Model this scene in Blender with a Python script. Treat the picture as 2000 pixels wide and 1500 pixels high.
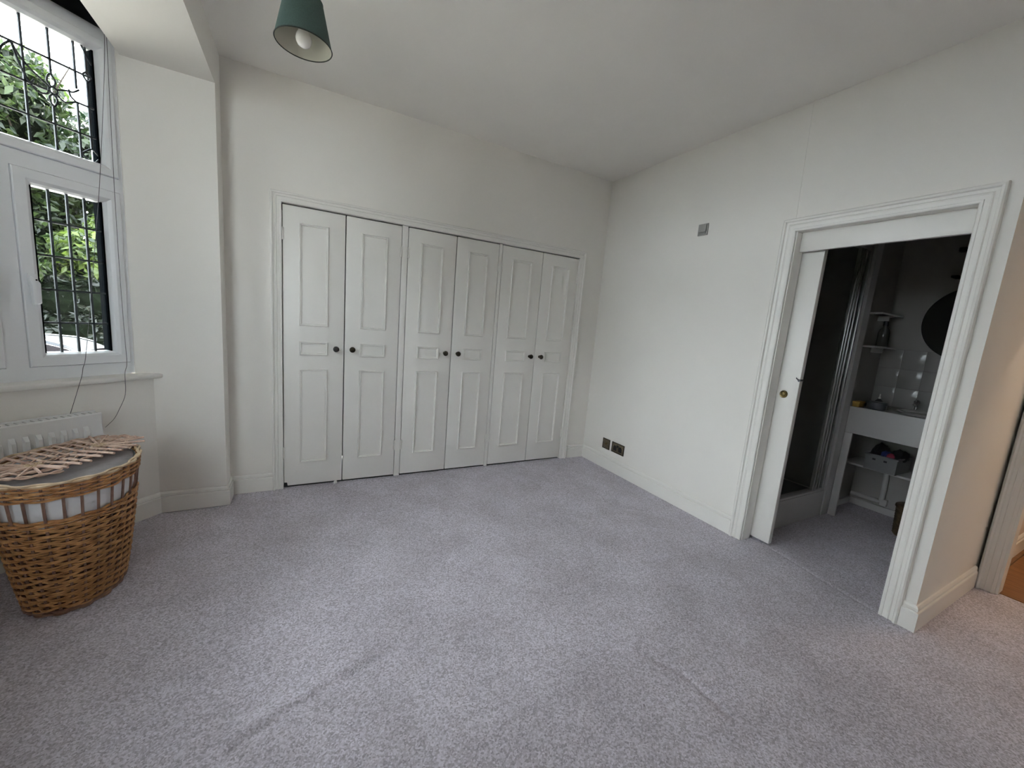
import bpy, bmesh, math, random
from mathutils import Vector, Matrix

random.seed(7)
for _o in list(bpy.data.objects):
    bpy.data.objects.remove(_o)
SC = bpy.context.scene
COL = SC.collection
R2 = math.sqrt(2.0)

# ------------------------------------------------------------------ camera
cam_d = bpy.data.cameras.new('camera')
cam_d.sensor_fit = 'HORIZONTAL'
cam_d.sensor_width = 36.0
cam_d.lens = 36.0 * 767.1657 / 2000.0
cam_d.clip_start = 0.02
cam_d.clip_end = 200
cam = bpy.data.objects.new('camera', cam_d)
COL.objects.link(cam)
_r = Vector((0.88046, -0.46714, 0.08101))
_u = Vector((0.00024, 0.17130, 0.98522))
_f = Vector((0.47412, 0.86743, -0.15093))
_m = Matrix((( _r.x, _u.x, -_f.x, -2.6941),
             ( _r.y, _u.y, -_f.y, -3.2156),
             ( _r.z, _u.z, -_f.z, 1.35),
             (0, 0, 0, 1)))
cam.matrix_world = _m
SC.camera = cam

# ------------------------------------------------------------------ world, sun, exposure
W = bpy.data.worlds.new('sky')
SC.world = W
W.use_nodes = True
_bg = W.node_tree.nodes['Background']
_bg.inputs['Color'].default_value = (0.87, 0.93, 1.0, 1)
_bg.inputs['Strength'].default_value = 9.6

sun_d = bpy.data.lights.new('sun', 'SUN')
sun_d.energy = 26.0
sun_d.color = (1.0, 0.96, 0.86)
sun_d.angle = math.radians(1.5)
sun = bpy.data.objects.new('sun', sun_d)
COL.objects.link(sun)
sun.location = (8, 5, 12)
sun.rotation_euler = Vector((0.80, 0.45, 0.95)).to_track_quat('Z', 'Y').to_euler()

SC.view_settings.view_transform = 'Standard'
SC.view_settings.look = 'None'
SC.view_settings.exposure = 0.80
SC.view_settings.gamma = 1.0
SC.view_settings.use_curve_mapping = False
SC.cycles.use_denoising = True
SC.cycles.max_bounces = 7
SC.cycles.diffuse_bounces = 6
SC.cycles.glossy_bounces = 4
SC.cycles.transmission_bounces = 8
SC.cycles.transparent_max_bounces = 24
SC.cycles.sample_clamp_indirect = 6.0
SC.cycles.use_adaptive_sampling = True
SC.cycles.adaptive_threshold = 0.1
SC.cycles.caustics_reflective = False
SC.cycles.caustics_refractive = False

# ------------------------------------------------------------------ materials
MATS = {}

def nodes_of(name):
    m = bpy.data.materials.new(name)
    m.use_nodes = True
    nt = m.node_tree
    return m, nt, nt.nodes['Principled BSDF']

def N(nt, kind, **kw):
    n = nt.nodes.new(kind)
    for k, v in kw.items():
        if k in n.inputs:
            n.inputs[k].default_value = v
        else:
            setattr(n, k, v)
    return n

def ramp(nt, fac, stops):
    r = nt.nodes.new('ShaderNodeValToRGB')
    e = r.color_ramp.elements
    while len(e) < len(stops):
        e.new(0.5)
    for i, (p, c) in enumerate(stops):
        e[i].position = p
        e[i].color = (c[0], c[1], c[2], 1)
    nt.links.new(fac, r.inputs['Fac'])
    return r

def paint(name, col, rough=0.5, var=0.03, scale=3.0, bump=0.0, bscale=60.0, metal=0.0, spec=0.5, coat=0.0):
    m, nt, b = nodes_of(name)
    tc = N(nt, 'ShaderNodeTexCoord')
    no = N(nt, 'ShaderNodeTexNoise', Scale=scale, Detail=4.0)
    nt.links.new(tc.outputs['Object'], no.inputs['Vector'])
    lo = [max(0, c * (1 - var)) for c in col]
    hi = [min(1, c * (1 + var)) for c in col]
    r = ramp(nt, no.outputs['Fac'], [(0.35, lo), (0.65, hi)])
    nt.links.new(r.outputs['Color'], b.inputs['Base Color'])
    b.inputs['Roughness'].default_value = rough
    b.inputs['Metallic'].default_value = metal
    b.inputs['Specular IOR Level'].default_value = spec
    if coat:
        b.inputs['Coat Weight'].default_value = coat
    if bump:
        n2 = N(nt, 'ShaderNodeTexNoise', Scale=bscale, Detail=3.0)
        nt.links.new(tc.outputs['Object'], n2.inputs['Vector'])
        bp = N(nt, 'ShaderNodeBump', Strength=bump, Distance=0.002)
        nt.links.new(n2.outputs['Fac'], bp.inputs['Height'])
        nt.links.new(bp.outputs['Normal'], b.inputs['Normal'])
    MATS[name] = m
    return m

paint('wall_paint', (0.865, 0.84, 0.795), 0.75, 0.012, 1.5, 0.10, 90)
paint('ceiling_paint', (0.88, 0.86, 0.82), 0.85, 0.015, 2.0, 0.12, 60)
paint('gloss_white', (0.86, 0.84, 0.80), 0.38, 0.012, 4.0, 0.06, 40)
paint('upvc', (0.86, 0.875, 0.90), 0.30, 0.01)
paint('radiator_white', (0.82, 0.82, 0.82), 0.30, 0.01)
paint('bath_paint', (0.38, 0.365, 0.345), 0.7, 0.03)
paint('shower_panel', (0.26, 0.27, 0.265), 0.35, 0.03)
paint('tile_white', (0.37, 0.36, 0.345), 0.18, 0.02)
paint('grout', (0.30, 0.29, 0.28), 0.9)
paint('dark_void', (0.02, 0.02, 0.02), 0.9)
paint('black_fabric', (0.004, 0.004, 0.005), 1.0, 0.2, 60, spec=0.05)
paint('cord', (0.10, 0.10, 0.11), 0.7)
paint('lead', (0.045, 0.055, 0.062), 0.55, 0.1, 30)
paint('spacer_dark', (0.004, 0.005, 0.006), 1.0, spec=0.0)
paint('bronze', (0.045, 0.036, 0.022), 0.30, 0.35, 60, metal=0.7)
paint('knob_black', (0.010, 0.010, 0.010), 0.35, 0.2, 60)
paint('brass_old', (0.20, 0.145, 0.06), 0.35, 0.35, 90, metal=0.9)
paint('brass_plate', (0.22, 0.19, 0.13), 0.38, 0.25, 90, metal=0.8)
paint('socket_hole', (0.006, 0.006, 0.006), 0.6)
paint('grey_plastic', (0.34, 0.33, 0.31), 0.5, 0.03)
paint('shade_green', (0.055, 0.095, 0.085), 0.8, 0.10, 250, 0.25, 500)
paint('shade_rim', (0.012, 0.016, 0.012), 0.7)
paint('shade_lining', (0.52, 0.51, 0.44), 0.7, 0.02)
paint('bulb_white', (0.85, 0.83, 0.80), 0.25, 0.01)
paint('liner_cloth', (0.84, 0.85, 0.88), 0.9, 0.03, 12, 0.3, 40)
paint('grey_cloth', (0.22, 0.20, 0.20), 0.95, 0.15, 20, 0.5, 60)
paint('alu', (0.62, 0.62, 0.62), 0.28, 0.03, metal=0.85)
paint('chrome', (0.75, 0.75, 0.76), 0.12, 0.01, metal=1.0)
paint('mirror_dark', (0.03, 0.031, 0.03), 0.05, 0.02, metal=0.0, spec=0.9)
paint('tin_metal', (0.20, 0.21, 0.23), 0.30, 0.05, metal=0.8)
paint('yellow_card', (0.42, 0.27, 0.06), 0.7, 0.1, 40)
paint('crate_grey', (0.17, 0.17, 0.17), 0.55, 0.05)
paint('cloth_black', (0.010, 0.010, 0.012), 0.9)
paint('cloth_red', (0.28, 0.03, 0.06), 0.8)
paint('cloth_blue', (0.02, 0.03, 0.12), 0.8)
paint('bottle_glass', (0.10, 0.10, 0.095), 0.15, 0.05)
paint('cap_dark', (0.02, 0.018, 0.03), 0.4)
paint('pale_plastic', (0.70, 0.69, 0.66), 0.4)
paint('car_paint', (0.045, 0.047, 0.052), 0.55, 0.01, metal=0.0, spec=0.2)
paint('car_glass', (0.006, 0.004, 0.005), 0.08, 0.05, spec=0.10)
paint('tyre', (0.02, 0.02, 0.02), 0.85)
paint('leaf_gap_shade', (0.0035, 0.005, 0.003), 1.0, 0.3, 6, spec=0.0)  # near-black, stands in for shade between the leaves
paint('bark', (0.025, 0.018, 0.013), 0.9, 0.3, 12, 0.8, 20)
paint('asphalt', (0.50, 0.475, 0.44), 0.9, 0.15, 8, 0.4, 60)
paint('brick_out', (0.30, 0.16, 0.11), 0.9, 0.2, 8)
paint('hall_paint', (0.78, 0.70, 0.62), 0.7, 0.02)
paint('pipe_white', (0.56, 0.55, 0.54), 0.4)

def wicker(name, lo, hi, rough=0.6):
    m, nt, b = nodes_of(name)
    tc = N(nt, 'ShaderNodeTexCoord')
    n1 = N(nt, 'ShaderNodeTexNoise', Scale=28.0, Detail=5.0)
    nt.links.new(tc.outputs['Object'], n1.inputs['Vector'])
    r = ramp(nt, n1.outputs['Fac'], [(0.3, lo), (0.7, hi)])
    nt.links.new(r.outputs['Color'], b.inputs['Base Color'])
    b.inputs['Roughness'].default_value = rough
    MATS[name] = m
wicker('willow', (0.31, 0.135, 0.048), (0.68, 0.37, 0.155))
wicker('willow_rim', (0.45, 0.30, 0.17), (0.78, 0.62, 0.42))
wicker('willow_pink', (0.50, 0.32, 0.24), (0.84, 0.64, 0.52))
wicker('willow_dark', (0.20, 0.11, 0.08), (0.33, 0.19, 0.14))
wicker('weave_gap_shade', (0.06, 0.03, 0.015), (0.11, 0.055, 0.03))  # dark brown with the shade behind the weave holes put in
wicker('willow_stool', (0.07, 0.045, 0.025), (0.15, 0.095, 0.05))

def carpet():
    m, nt, b = nodes_of('carpet')
    tc = N(nt, 'ShaderNodeTexCoord')
    v = N(nt, 'ShaderNodeTexVoronoi', Scale=185.0)
    nt.links.new(tc.outputs['Object'], v.inputs['Vector'])
    n1 = N(nt, 'ShaderNodeTexNoise', Scale=210.0, Detail=3.0)
    nt.links.new(tc.outputs['Object'], n1.inputs['Vector'])
    n2 = N(nt, 'ShaderNodeTexNoise', Scale=3.2, Detail=6.0)
    n2.inputs['Roughness'].default_value = 0.6
    nt.links.new(tc.outputs['Object'], n2.inputs['Vector'])
    sep = N(nt, 'ShaderNodeSeparateColor')
    nt.links.new(v.outputs['Color'], sep.inputs['Color'])
    mx = N(nt, 'ShaderNodeMath', operation='ADD')
    nt.links.new(sep.outputs['Red'], mx.inputs[0])
    nt.links.new(n1.outputs['Fac'], mx.inputs[1])
    hf = N(nt, 'ShaderNodeMath', operation='MULTIPLY')
    nt.links.new(mx.outputs[0], hf.inputs[0]); hf.inputs[1].default_value = 0.5
    r = ramp(nt, hf.outputs[0], [(0.18, (0.355, 0.325, 0.365)), (0.5, (0.60, 0.56, 0.63)), (0.82, (0.83, 0.79, 0.875))])
    r2 = ramp(nt, n2.outputs['Fac'], [(0.30, (0.80, 0.79, 0.78)), (0.62, (1.0, 1.0, 1.0))])
    mul = N(nt, 'ShaderNodeMixRGB', blend_type='MULTIPLY'); mul.inputs['Fac'].default_value = 1.0
    nt.links.new(r.outputs['Color'], mul.inputs[1]); nt.links.new(r2.outputs['Color'], mul.inputs[2])
    nt.links.new(mul.outputs[0], b.inputs['Base Color'])
    b.inputs['Roughness'].default_value = 1.0
    b.inputs['Specular IOR Level'].default_value = 0.05
    b.inputs['Sheen Weight'].default_value = 0.15
    bp = N(nt, 'ShaderNodeBump', Strength=0.6, Distance=0.004)
    nt.links.new(hf.outputs[0], bp.inputs['Height'])
    nt.links.new(bp.outputs['Normal'], b.inputs['Normal'])
    MATS['carpet'] = m
carpet()

def wood():
    m, nt, b = nodes_of('hall_wood')
    tc = N(nt, 'ShaderNodeTexCoord')
    mp = N(nt, 'ShaderNodeMapping'); mp.inputs['Scale'].default_value = (18, 1.5, 1)
    nt.links.new(tc.outputs['Object'], mp.inputs['Vector'])
    n1 = N(nt, 'ShaderNodeTexNoise', Scale=3.0, Detail=6.0)
    nt.links.new(mp.outputs['Vector'], n1.inputs['Vector'])
    r = ramp(nt, n1.outputs['Fac'], [(0.3, (0.16, 0.065, 0.025)), (0.7, (0.32, 0.15, 0.06))])
    nt.links.new(r.outputs['Color'], b.inputs['Base Color'])
    b.inputs['Roughness'].default_value = 0.4
    MATS['hall_wood'] = m
wood()

def leafmat(name, lo, hi, trans):
    m, nt, b = nodes_of(name)
    out = nt.nodes['Material Output']
    gi = N(nt, 'ShaderNodeNewGeometry')
    r = ramp(nt, gi.outputs['Random Per Island'], [(0.1, lo), (0.9, hi)])
    nt.links.new(r.outputs['Color'], b.inputs['Base Color'])
    b.inputs['Roughness'].default_value = 0.45
    tr = N(nt, 'ShaderNodeBsdfTranslucent')
    r2 = ramp(nt, gi.outputs['Random Per Island'], [(0.1, [min(1, c * 1.6) for c in lo]), (0.9, [min(1, c * 1.9) for c in hi])])
    nt.links.new(r2.outputs['Color'], tr.inputs['Color'])
    mx = N(nt, 'ShaderNodeMixShader'); mx.inputs['Fac'].default_value = trans
    nt.links.new(b.outputs[0], mx.inputs[1]); nt.links.new(tr.outputs[0], mx.inputs[2])
    nt.links.new(mx.outputs[0], out.inputs['Surface'])
    MATS[name] = m
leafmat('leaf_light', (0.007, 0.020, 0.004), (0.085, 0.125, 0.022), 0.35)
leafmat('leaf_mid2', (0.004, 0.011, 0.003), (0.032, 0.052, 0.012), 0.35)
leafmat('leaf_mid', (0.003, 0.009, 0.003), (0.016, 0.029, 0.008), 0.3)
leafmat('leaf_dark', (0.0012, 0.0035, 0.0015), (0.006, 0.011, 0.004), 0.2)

def glass():
    m = bpy.data.materials.new('window_glass'); m.use_nodes = True
    nt = m.node_tree; nt.nodes.clear()
    out = N(nt, 'ShaderNodeOutputMaterial')
    t = N(nt, 'ShaderNodeBsdfTransparent'); t.inputs['Color'].default_value = (0.95, 0.97, 0.96, 1)
    g = N(nt, 'ShaderNodeBsdfGlossy'); g.inputs['Roughness'].default_value = 0.03
    fr = N(nt, 'ShaderNodeFresnel'); fr.inputs['IOR'].default_value = 1.35
    mx = N(nt, 'ShaderNodeMixShader')
    nt.links.new(fr.outputs[0], mx.inputs['Fac'])
    nt.links.new(t.outputs[0], mx.inputs[1]); nt.links.new(g.outputs[0], mx.inputs[2])
    nt.links.new(mx.outputs[0], out.inputs['Surface'])
    MATS['window_glass'] = m
glass()

def emit(name, col, s):
    m = bpy.data.materials.new(name); m.use_nodes = True
    nt = m.node_tree; nt.nodes.clear()
    out = N(nt, 'ShaderNodeOutputMaterial'); e = N(nt, 'ShaderNodeEmission')
    e.inputs['Color'].default_value = (*col, 1); e.inputs['Strength'].default_value = s
    nt.links.new(e.outputs[0], out.inputs['Surface'])
    MATS[name] = m
emit('hall_bulb', (1.0, 0.77, 0.56), 42.0)

# ------------------------------------------------------------------ object helpers
def tag(o, label=None, cat=None, group=None, kind=None):
    if label: o['label'] = label
    if cat: o['category'] = cat
    if group: o['group'] = group
    if kind: o['kind'] = kind
    return o

def empty(name, loc=(0, 0, 0), parent=None):
    o = bpy.data.objects.new(name, None)
    o.empty_display_size = 0.1
    COL.objects.link(o)
    if parent is not None:
        o.parent = parent
        p = wloc(parent)
        o.location = Vector(loc) - p
    else:
        o.location = loc
    return o

def wloc(o):
    v = Vector((0, 0, 0))
    while o is not None:
        v += o.location
        o = o.parent
    return v

def link(name, me, mat, parent=None, loc=None):
    """mesh given in world axes; its vertices are re-based on `loc` (world)"""
    o = bpy.data.objects.new(name, me)
    if mat is not None and len(me.materials) == 0:
        me.materials.append(MATS[mat])
    COL.objects.link(o)
    if loc is None:
        loc = wloc(parent) if parent is not None else Vector((0, 0, 0))
    loc = Vector(loc)
    if loc.length > 0:
        me.transform(Matrix.Translation(-loc))
    if parent is not None:
        o.parent = parent
        o.location = loc - wloc(parent)
    else:
        o.location = loc
    return o

def bm_obj(name, bm, mat, parent=None, loc=None, smooth=False, recalc=True):
    if recalc:
        bmesh.ops.recalc_face_normals(bm, faces=bm.faces)
    me = bpy.data.meshes.new(name)
    bm.to_mesh(me); bm.free()
    if smooth:
        for p in me.polygons: p.use_smooth = True
        try:
            me.set_sharp_from_angle(angle=math.radians(40))
        except Exception:
            pass
    return link(name, me, mat, parent, loc)

def add_box(bm, x0, x1, y0, y1, z0, z1, xf=None):
    vs = [Vector((x, y, z)) for x in (x0, x1) for y in (y0, y1) for z in (z0, z1)]
    if xf: vs = [xf(v) for v in vs]
    v = [bm.verts.new(p) for p in vs]
    for f in ((0, 1, 3, 2), (4, 6, 7, 5), (0, 4, 5, 1), (2, 3, 7, 6), (0, 2, 6, 4), (1, 5, 7, 3)):
        bm.faces.new([v[i] for i in f])
    return v

def box(name, x0, x1, y0, y1, z0, z1, mat, parent=None, loc=None, bevel=0.0, xf=None, seg=2):
    bm = bmesh.new()
    add_box(bm, min(x0, x1), max(x0, x1), min(y0, y1), max(y0, y1), min(z0, z1), max(z0, z1), xf)
    if bevel:
        bmesh.ops.bevel(bm, geom=list(bm.edges), offset=bevel, segments=seg, affect='EDGES', profile=0.5)
    return bm_obj(name, bm, mat, parent, loc, smooth=bool(bevel))

def prism(name, poly, axis, a0, a1, mat, parent=None, loc=None, bevel=0.0, xf=None):
    """poly in the two other axes (order x,y,z without `axis`), extruded from a0 to a1"""
    def pt(p, a):
        l = list(p); l.insert(axis, a)
        v = Vector(l)
        return xf(v) if xf else v
    bm = bmesh.new()
    A = [bm.verts.new(pt(p, a0)) for p in poly]
    B = [bm.verts.new(pt(p, a1)) for p in poly]
    n = len(poly)
    bm.faces.new(A); bm.faces.new(B)
    for i in range(n):
        bm.faces.new((A[i], A[(i + 1) % n], B[(i + 1) % n], B[i]))
    if bevel:
        bmesh.ops.recalc_face_normals(bm, faces=bm.faces)
        bmesh.ops.bevel(bm, geom=list(bm.edges), offset=bevel, segments=2, affect='EDGES', profile=0.5)
    return bm_obj(name, bm, mat, parent, loc, smooth=bool(bevel))

def add_tube(bm, pts, r, n=6, caps=True, r2=None):
    pts = [Vector(p) for p in pts]
    rings = []
    prev = None
    for i, p in enumerate(pts):
        if i == 0: t = pts[1] - p
        elif i == len(pts) - 1: t = p - pts[i - 1]
        else: t = pts[i + 1] - pts[i - 1]
        if t.length < 1e-9: t = Vector((0, 0, 1))
        t.normalize()
        if prev is None:
            a = Vector((0, 0, 1)) if abs(t.z) < 0.9 else Vector((1, 0, 0))
            u = t.cross(a).normalized()
        else:
            u = (prev - t * prev.dot(t))
            u = u.normalized() if u.length > 1e-6 else t.orthogonal().normalized()
        prev = u
        w = t.cross(u)
        rr = r if r2 is None else r + (r2 - r) * i / (len(pts) - 1)
        rings.append([bm.verts.new(p + (u * math.cos(2 * math.pi * k / n) + w * math.sin(2 * math.pi * k / n)) * rr) for k in range(n)])
    for a, b in zip(rings, rings[1:]):
        for k in range(n):
            bm.faces.new((a[k], a[(k + 1) % n], b[(k + 1) % n], b[k]))
    if caps:
        bm.faces.new(rings[0]); bm.faces.new(rings[-1])

def tube(name, pts, r, mat, parent=None, loc=None, n=8, r2=None):
    bm = bmesh.new(); add_tube(bm, pts, r, n, r2=r2)
    return bm_obj(name, bm, mat, parent, loc, smooth=True)

def add_lathe(bm, prof, n=32, xf=None, close=False):
    rings = []
    for (r, z) in prof:
        if r < 1e-6:
            v = Vector((0, 0, z)); rings.append([bm.verts.new(xf(v) if xf else v)])
        else:
            ring = []
            for k in range(n):
                a = 2 * math.pi * k / n
                v = Vector((r * math.cos(a), r * math.sin(a), z))
                ring.append(bm.verts.new(xf(v) if xf else v))
            rings.append(ring)
    for a, b in zip(rings, rings[1:]):
        for k in range(n):
            if len(a) == 1 and len(b) == 1: continue
            if len(a) == 1: bm.faces.new((a[0], b[k], b[(k + 1) % n]))
            elif len(b) == 1: bm.faces.new((a[k], a[(k + 1) % n], b[0]))
            else: bm.faces.new((a[k], a[(k + 1) % n], b[(k + 1) % n], b[k]))

def lathe(name, prof, mat, parent=None, loc=None, n=32, xf=None):
    bm = bmesh.new(); add_lathe(bm, prof, n, xf)
    return bm_obj(name, bm, mat, parent, loc, smooth=True)

def offset_path(pts, d, closed=False):
    """offset 2D polyline to its left by d with mitres"""
    n = len(pts); P = [Vector(p) for p in pts]; out = []
    for i in range(n):
        if closed or 0 < i < n - 1:
            a = (P[i] - P[i - 1]).normalized(); b = (P[(i + 1) % n] - P[i]).normalized()
            na = Vector((-a.y, a.x)); nb = Vector((-b.y, b.x))
            m = na + nb
            out.append(P[i] + m * (d / max(0.2, m.dot(na))))
        else:
            a = (P[1] - P[0]) if i == 0 else (P[-1] - P[-2])
            a.normalize()
            out.append(P[i] + Vector((-a.y, a.x)) * d)
    return out

def sweep(name, path, prof, to3, mat, parent=None, loc=None, closed=False, sm=False):
    """prof: (offset, height) pairs; to3(x2d, y2d, h) -> world point"""
    bm = bmesh.new()
    rows = []
    for (d, h) in prof:
        rows.append([bm.verts.new(to3(q.x, q.y, h)) for q in offset_path(path, d, closed)])
    n = len(path)
    for a, b in zip(rows, rows[1:]):
        for i in range(n if closed else n - 1):
            j = (i + 1) % n
            bm.faces.new((a[i], a[j], b[j], b[i]))
    if not closed:
        bm.faces.new([r[0] for r in rows]); bm.faces.new([r[-1] for r in rows])
    return bm_obj(name, bm, mat, parent, loc, smooth=sm)

# ------------------------------------------------------------------ dimensions (metres)
H = 2.80            # bedroom ceiling
XL = -3.127         # window wall
YS = -0.166         # bay reveal
YE = -2.650         # end of right wall
YB = -4.45          # wall behind the camera
SOF = 2.575         # underside of the bay beam
XB = -3.532         # outer face of the bay beam
CW = -2.336         # canted wall plane  (x-y)/sqrt2
CG = -2.400         # canted window frame plane
def cs(c, s, z=0.0):
    """canted-plane coordinates -> world: c along normal (1,-1)/sqrt2, s along (1,1)/sqrt2"""
    return Vector(((s + c) / R2, (s - c) / R2, z))
BAY_X = -4.206      # front facet of the bay (inner face of frames)
BAY_Y0, BAY_Y1 = -0.813, -2.42
YS2 = BAY_Y0 + BAY_Y1 - YS      # far reveal, mirror image
def mir(v):
    return Vector((v.x, BAY_Y0 + BAY_Y1 - v.y, v.z))

# ------------------------------------------------------------------ floor
def build_floor():
    xs = [-4.5 + 0.01 * i for i in range(int((0.985 + 4.5) / 0.01) + 1)]
    xs[-1] = 0.985
    ys = [YB + 0.01 * i for i in range(int((0.02 - YB) / 0.01) + 2)]
    from mathutils import noise
    creases = [([(-2.90, -1.975), (-2.72, -1.898), (-2.537, -1.839), (-2.343, -1.767)], 0.014, -0.008),
               ([(-2.90, -1.93), (-2.70, -1.852), (-2.50, -1.785)], 0.022, 0.006),
               ([(-2.93, -1.90), (-2.77, -1.783), (-2.60, -1.712)], 0.030, -0.006),
               ([(-1.616, -2.117), (-1.507, -2.154), (-1.419, -2.186), (-1.34, -2.30), (-1.316, -2.353), (-1.31, -2.442), (-1.305, -2.555)], 0.016, -0.007),
               ([(-1.689, -2.564), (-1.508, -2.596), (-1.31, -2.65)], 0.018, -0.006),
               ([(0.10, -1.78), (0.09, -2.00), (0.04, -2.25), (0.0, -2.53)], 0.008, -0.006),
               ([(-0.524, -0.622), (-0.535, -1.034), (-0.30, -1.25), (-0.176, -1.376)], 0.025, -0.004),
               ([(-2.2, -2.35), (-1.9, -2.42), (-1.7, -2.40)], 0.03, -0.004)]
    dents = [(-2.375, -1.462, 0.014), (-2.761, -1.504, 0.020), (-1.317, -1.517, 0.016), (-1.619, -1.455, 0.012), (-1.863, -1.449, 0.014), (-1.621, -1.002, 0.011), (-2.379, -1.008, 0.011), (-1.300, -2.447, 0.016), (-1.303, -2.513, 0.013)]
    def seg_d(p, a, b):
        a = Vector(a); b = Vector(b); ab = b - a
        t = max(0, min(1, (p - a).dot(ab) / ab.length_squared))
        return (p - (a + ab * t)).length
    verts = []
    for x in xs:
        for y in ys:
            z = 0.0
            p = Vector((x, y))
            z += 0.0022 * noise.noise(Vector((x * 2.3, y * 2.3, 0.3))) + 0.0016 * noise.noise(Vector((x * 9, y * 9, 1.3)))
            for path, w, h in (creases if x > -3.1 else ()):
                if not (min(q[0] for q in path) - 0.1 < x < max(q[0] for q in path) + 0.1 and min(q[1] for q in path) - 0.1 < y < max(q[1] for q in path) + 0.1): continue
                d = min(seg_d(p, a, b) for a, b in zip(path, path[1:]))
                if d < 4 * w: z += h * math.exp(-(d / w) ** 2)
            for dx, dy, w in dents:
                d2 = (x - dx) ** 2 + (y - dy) ** 2
                if d2 < 16 * w * w: z -= 0.010 * math.exp(-d2 / (w * w))
            verts.append((x, y, z - 0.002))
    ny = len(ys); faces = []
    for i in range(len(xs) - 1):
        for j in range(ny - 1):
            faces.append((i * ny + j, (i + 1) * ny + j, (i + 1) * ny + j + 1, i * ny + j + 1))
    me = bpy.data.meshes.new('floor'); me.from_pydata(verts, [], faces)
    for p in me.polygons: p.use_smooth = True
    f = link('floor', me, 'carpet'); tag(f, 'speckled grey fitted carpet with a few creases', 'carpet', kind='structure')
    # bathroom continuation of the carpet and sub floor
    f2 = box('floor', 0.985, 1.75, YE, 0.0, -0.03, -0.002, 'carpet'); tag(f2, kind='structure')
    sb = box('floor', -4.6, 3.2, YB - 0.2, 0.9, -0.30, -0.035, 'dark_void'); tag(sb, kind='structure')
    hf = empty('floor', (0.985, -3.0, 0)); tag(hf, kind='structure')
    for i in range(12):
        y0 = -4.45 + 0.16 * i
        box('plank', 0.990, 3.1, y0 + 0.002, y0 + 0.158, -0.03, 0.0, 'hall_wood', hf)
build_floor()

def S(o, **k):
    o['kind'] = 'structure'
    return o

# ------------------------------------------------------------------ walls
DX0, DX1, DZ = -2.806, -0.305, 2.030          # wardrobe opening
def wall_from_boxes(name, boxes, mat):
    bm = bmesh.new()
    for b in boxes: add_box(bm, *b)
    return S(bm_obj(name, bm, mat))

wall_from_boxes('wall_far', [(XL - 0.45, DX0, 0, 0.12, 0, H), (DX1, 0.0, 0, 0.12, 0, H), (DX0, DX1, 0, 0.12, DZ, H)], 'wall_paint')
wall_from_boxes('wall_wardrobe', [(DX0 - 0.1, DX1 + 0.1, 0.62, 0.66, 0, 2.3), (DX0 - 0.14, DX0 - 0.02, 0.12, 0.66, 0, 2.3),
                                  (DX1 + 0.02, DX1 + 0.14, 0.12, 0.66, 0, 2.3), (DX0 - 0.1, DX1 + 0.1, 0.12, 0.66, 2.3, 2.36)], 'dark_void')  # interior coloured near-black so the door gaps look shaded
BY0, BY1, BZ = -1.776, -2.527, 2.052          # bathroom opening
wall_from_boxes('wall_right', [(0, 0.09, BY0, 0.0, 0, H), (0, 0.09, YE, BY1, 0, H), (0, 0.09, BY1, BY0, BZ, H),
                               (0.145, 0.185, BY0 + 0.02, 0.0, 0, H), (0.09, 0.185, YE, BY1 - 0.01, 0, H), (0.145, 0.185, BY1 - 0.01, BY0 + 0.02, BZ, H)], 'wall_paint')
wall_from_boxes('wall_return', [(0.185, 1.715, YE, YE + 0.07, 0, H)], 'wall_paint')
HDX, HY0, HY1 = 0.945, -2.742, -3.50          # hall doorway
wall_from_boxes('wall_lobby', [(HDX, HDX + 0.10, HY0, -2.6605, 0, H), (HDX + 0.085, HDX + 0.10, -2.6605, YE, 0, H), (HDX, HDX + 0.10, YB, HY1, 0, H), (HDX, HDX + 0.10, HY1, HY0, 2.03, H)], 'wall_paint')
wall_from_boxes('wall_right_rear', [(0.0, 0.12, YB, -3.70, 0, H), (0.12, HDX, -3.80, -3.70, 0, H)], 'wall_paint')
wall_from_boxes('wall_rear', [(XL - 0.1, 3.2, YB - 0.12, YB, 0, H)], 'wall_paint')
wall_from_boxes('wall_hall', [(2.35, 2.45, YB, YE + 0.07, 0, H), (1.80, 2.35, YE, YE + 0.07, 0, H)], 'hall_paint')
# window wall: beam over the bay, reveals
wall_from_boxes('wall_left', [(XB, XL, YS2, YS, SOF, H), (XL - 0.42, XL, YS + 0.0, 0.0, 0, H), (XL - 0.42, XL, YB, YS2, 0, H)], 'wall_paint')
tag(bpy.data.objects['wall_left'], kind='structure')

# bathroom shell
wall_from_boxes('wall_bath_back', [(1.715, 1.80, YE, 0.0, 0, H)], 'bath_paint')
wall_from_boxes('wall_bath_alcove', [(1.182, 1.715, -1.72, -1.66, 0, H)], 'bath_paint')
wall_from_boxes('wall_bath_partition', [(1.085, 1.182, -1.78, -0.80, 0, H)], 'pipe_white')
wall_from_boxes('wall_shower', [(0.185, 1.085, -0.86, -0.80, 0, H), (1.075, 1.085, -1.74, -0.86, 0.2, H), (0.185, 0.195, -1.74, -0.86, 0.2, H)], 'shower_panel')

# ceiling
S(box('ceiling', XL - 0.45, 3.2, YB - 0.12, 0.12, H, H + 0.15, 'ceiling_paint'))
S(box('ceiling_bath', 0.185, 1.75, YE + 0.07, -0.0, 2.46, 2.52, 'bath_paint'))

# ------------------------------------------------------------------ bay: lower walls, window frames, ceiling
def bay_wall(name, poly, z0, z1, mat):
    """closed polygon in plan, extruded"""
    return S(prism(name, poly, 2, z0, z1, mat))

def quad_c(c0, c1, s0, s1):
    return [cs(c0, s0)[:2], cs(c1, s0)[:2], cs(c1, s1)[:2], cs(c0, s1)[:2]]

S_R, S_L = -2.617, -3.549        # facet ends (s)
SILL = 0.886
def pts_canted(c):
    a = c * R2
    return Vector((YS + a, YS)), Vector((BAY_X + (c - CG) * 1.0, 0))
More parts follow.
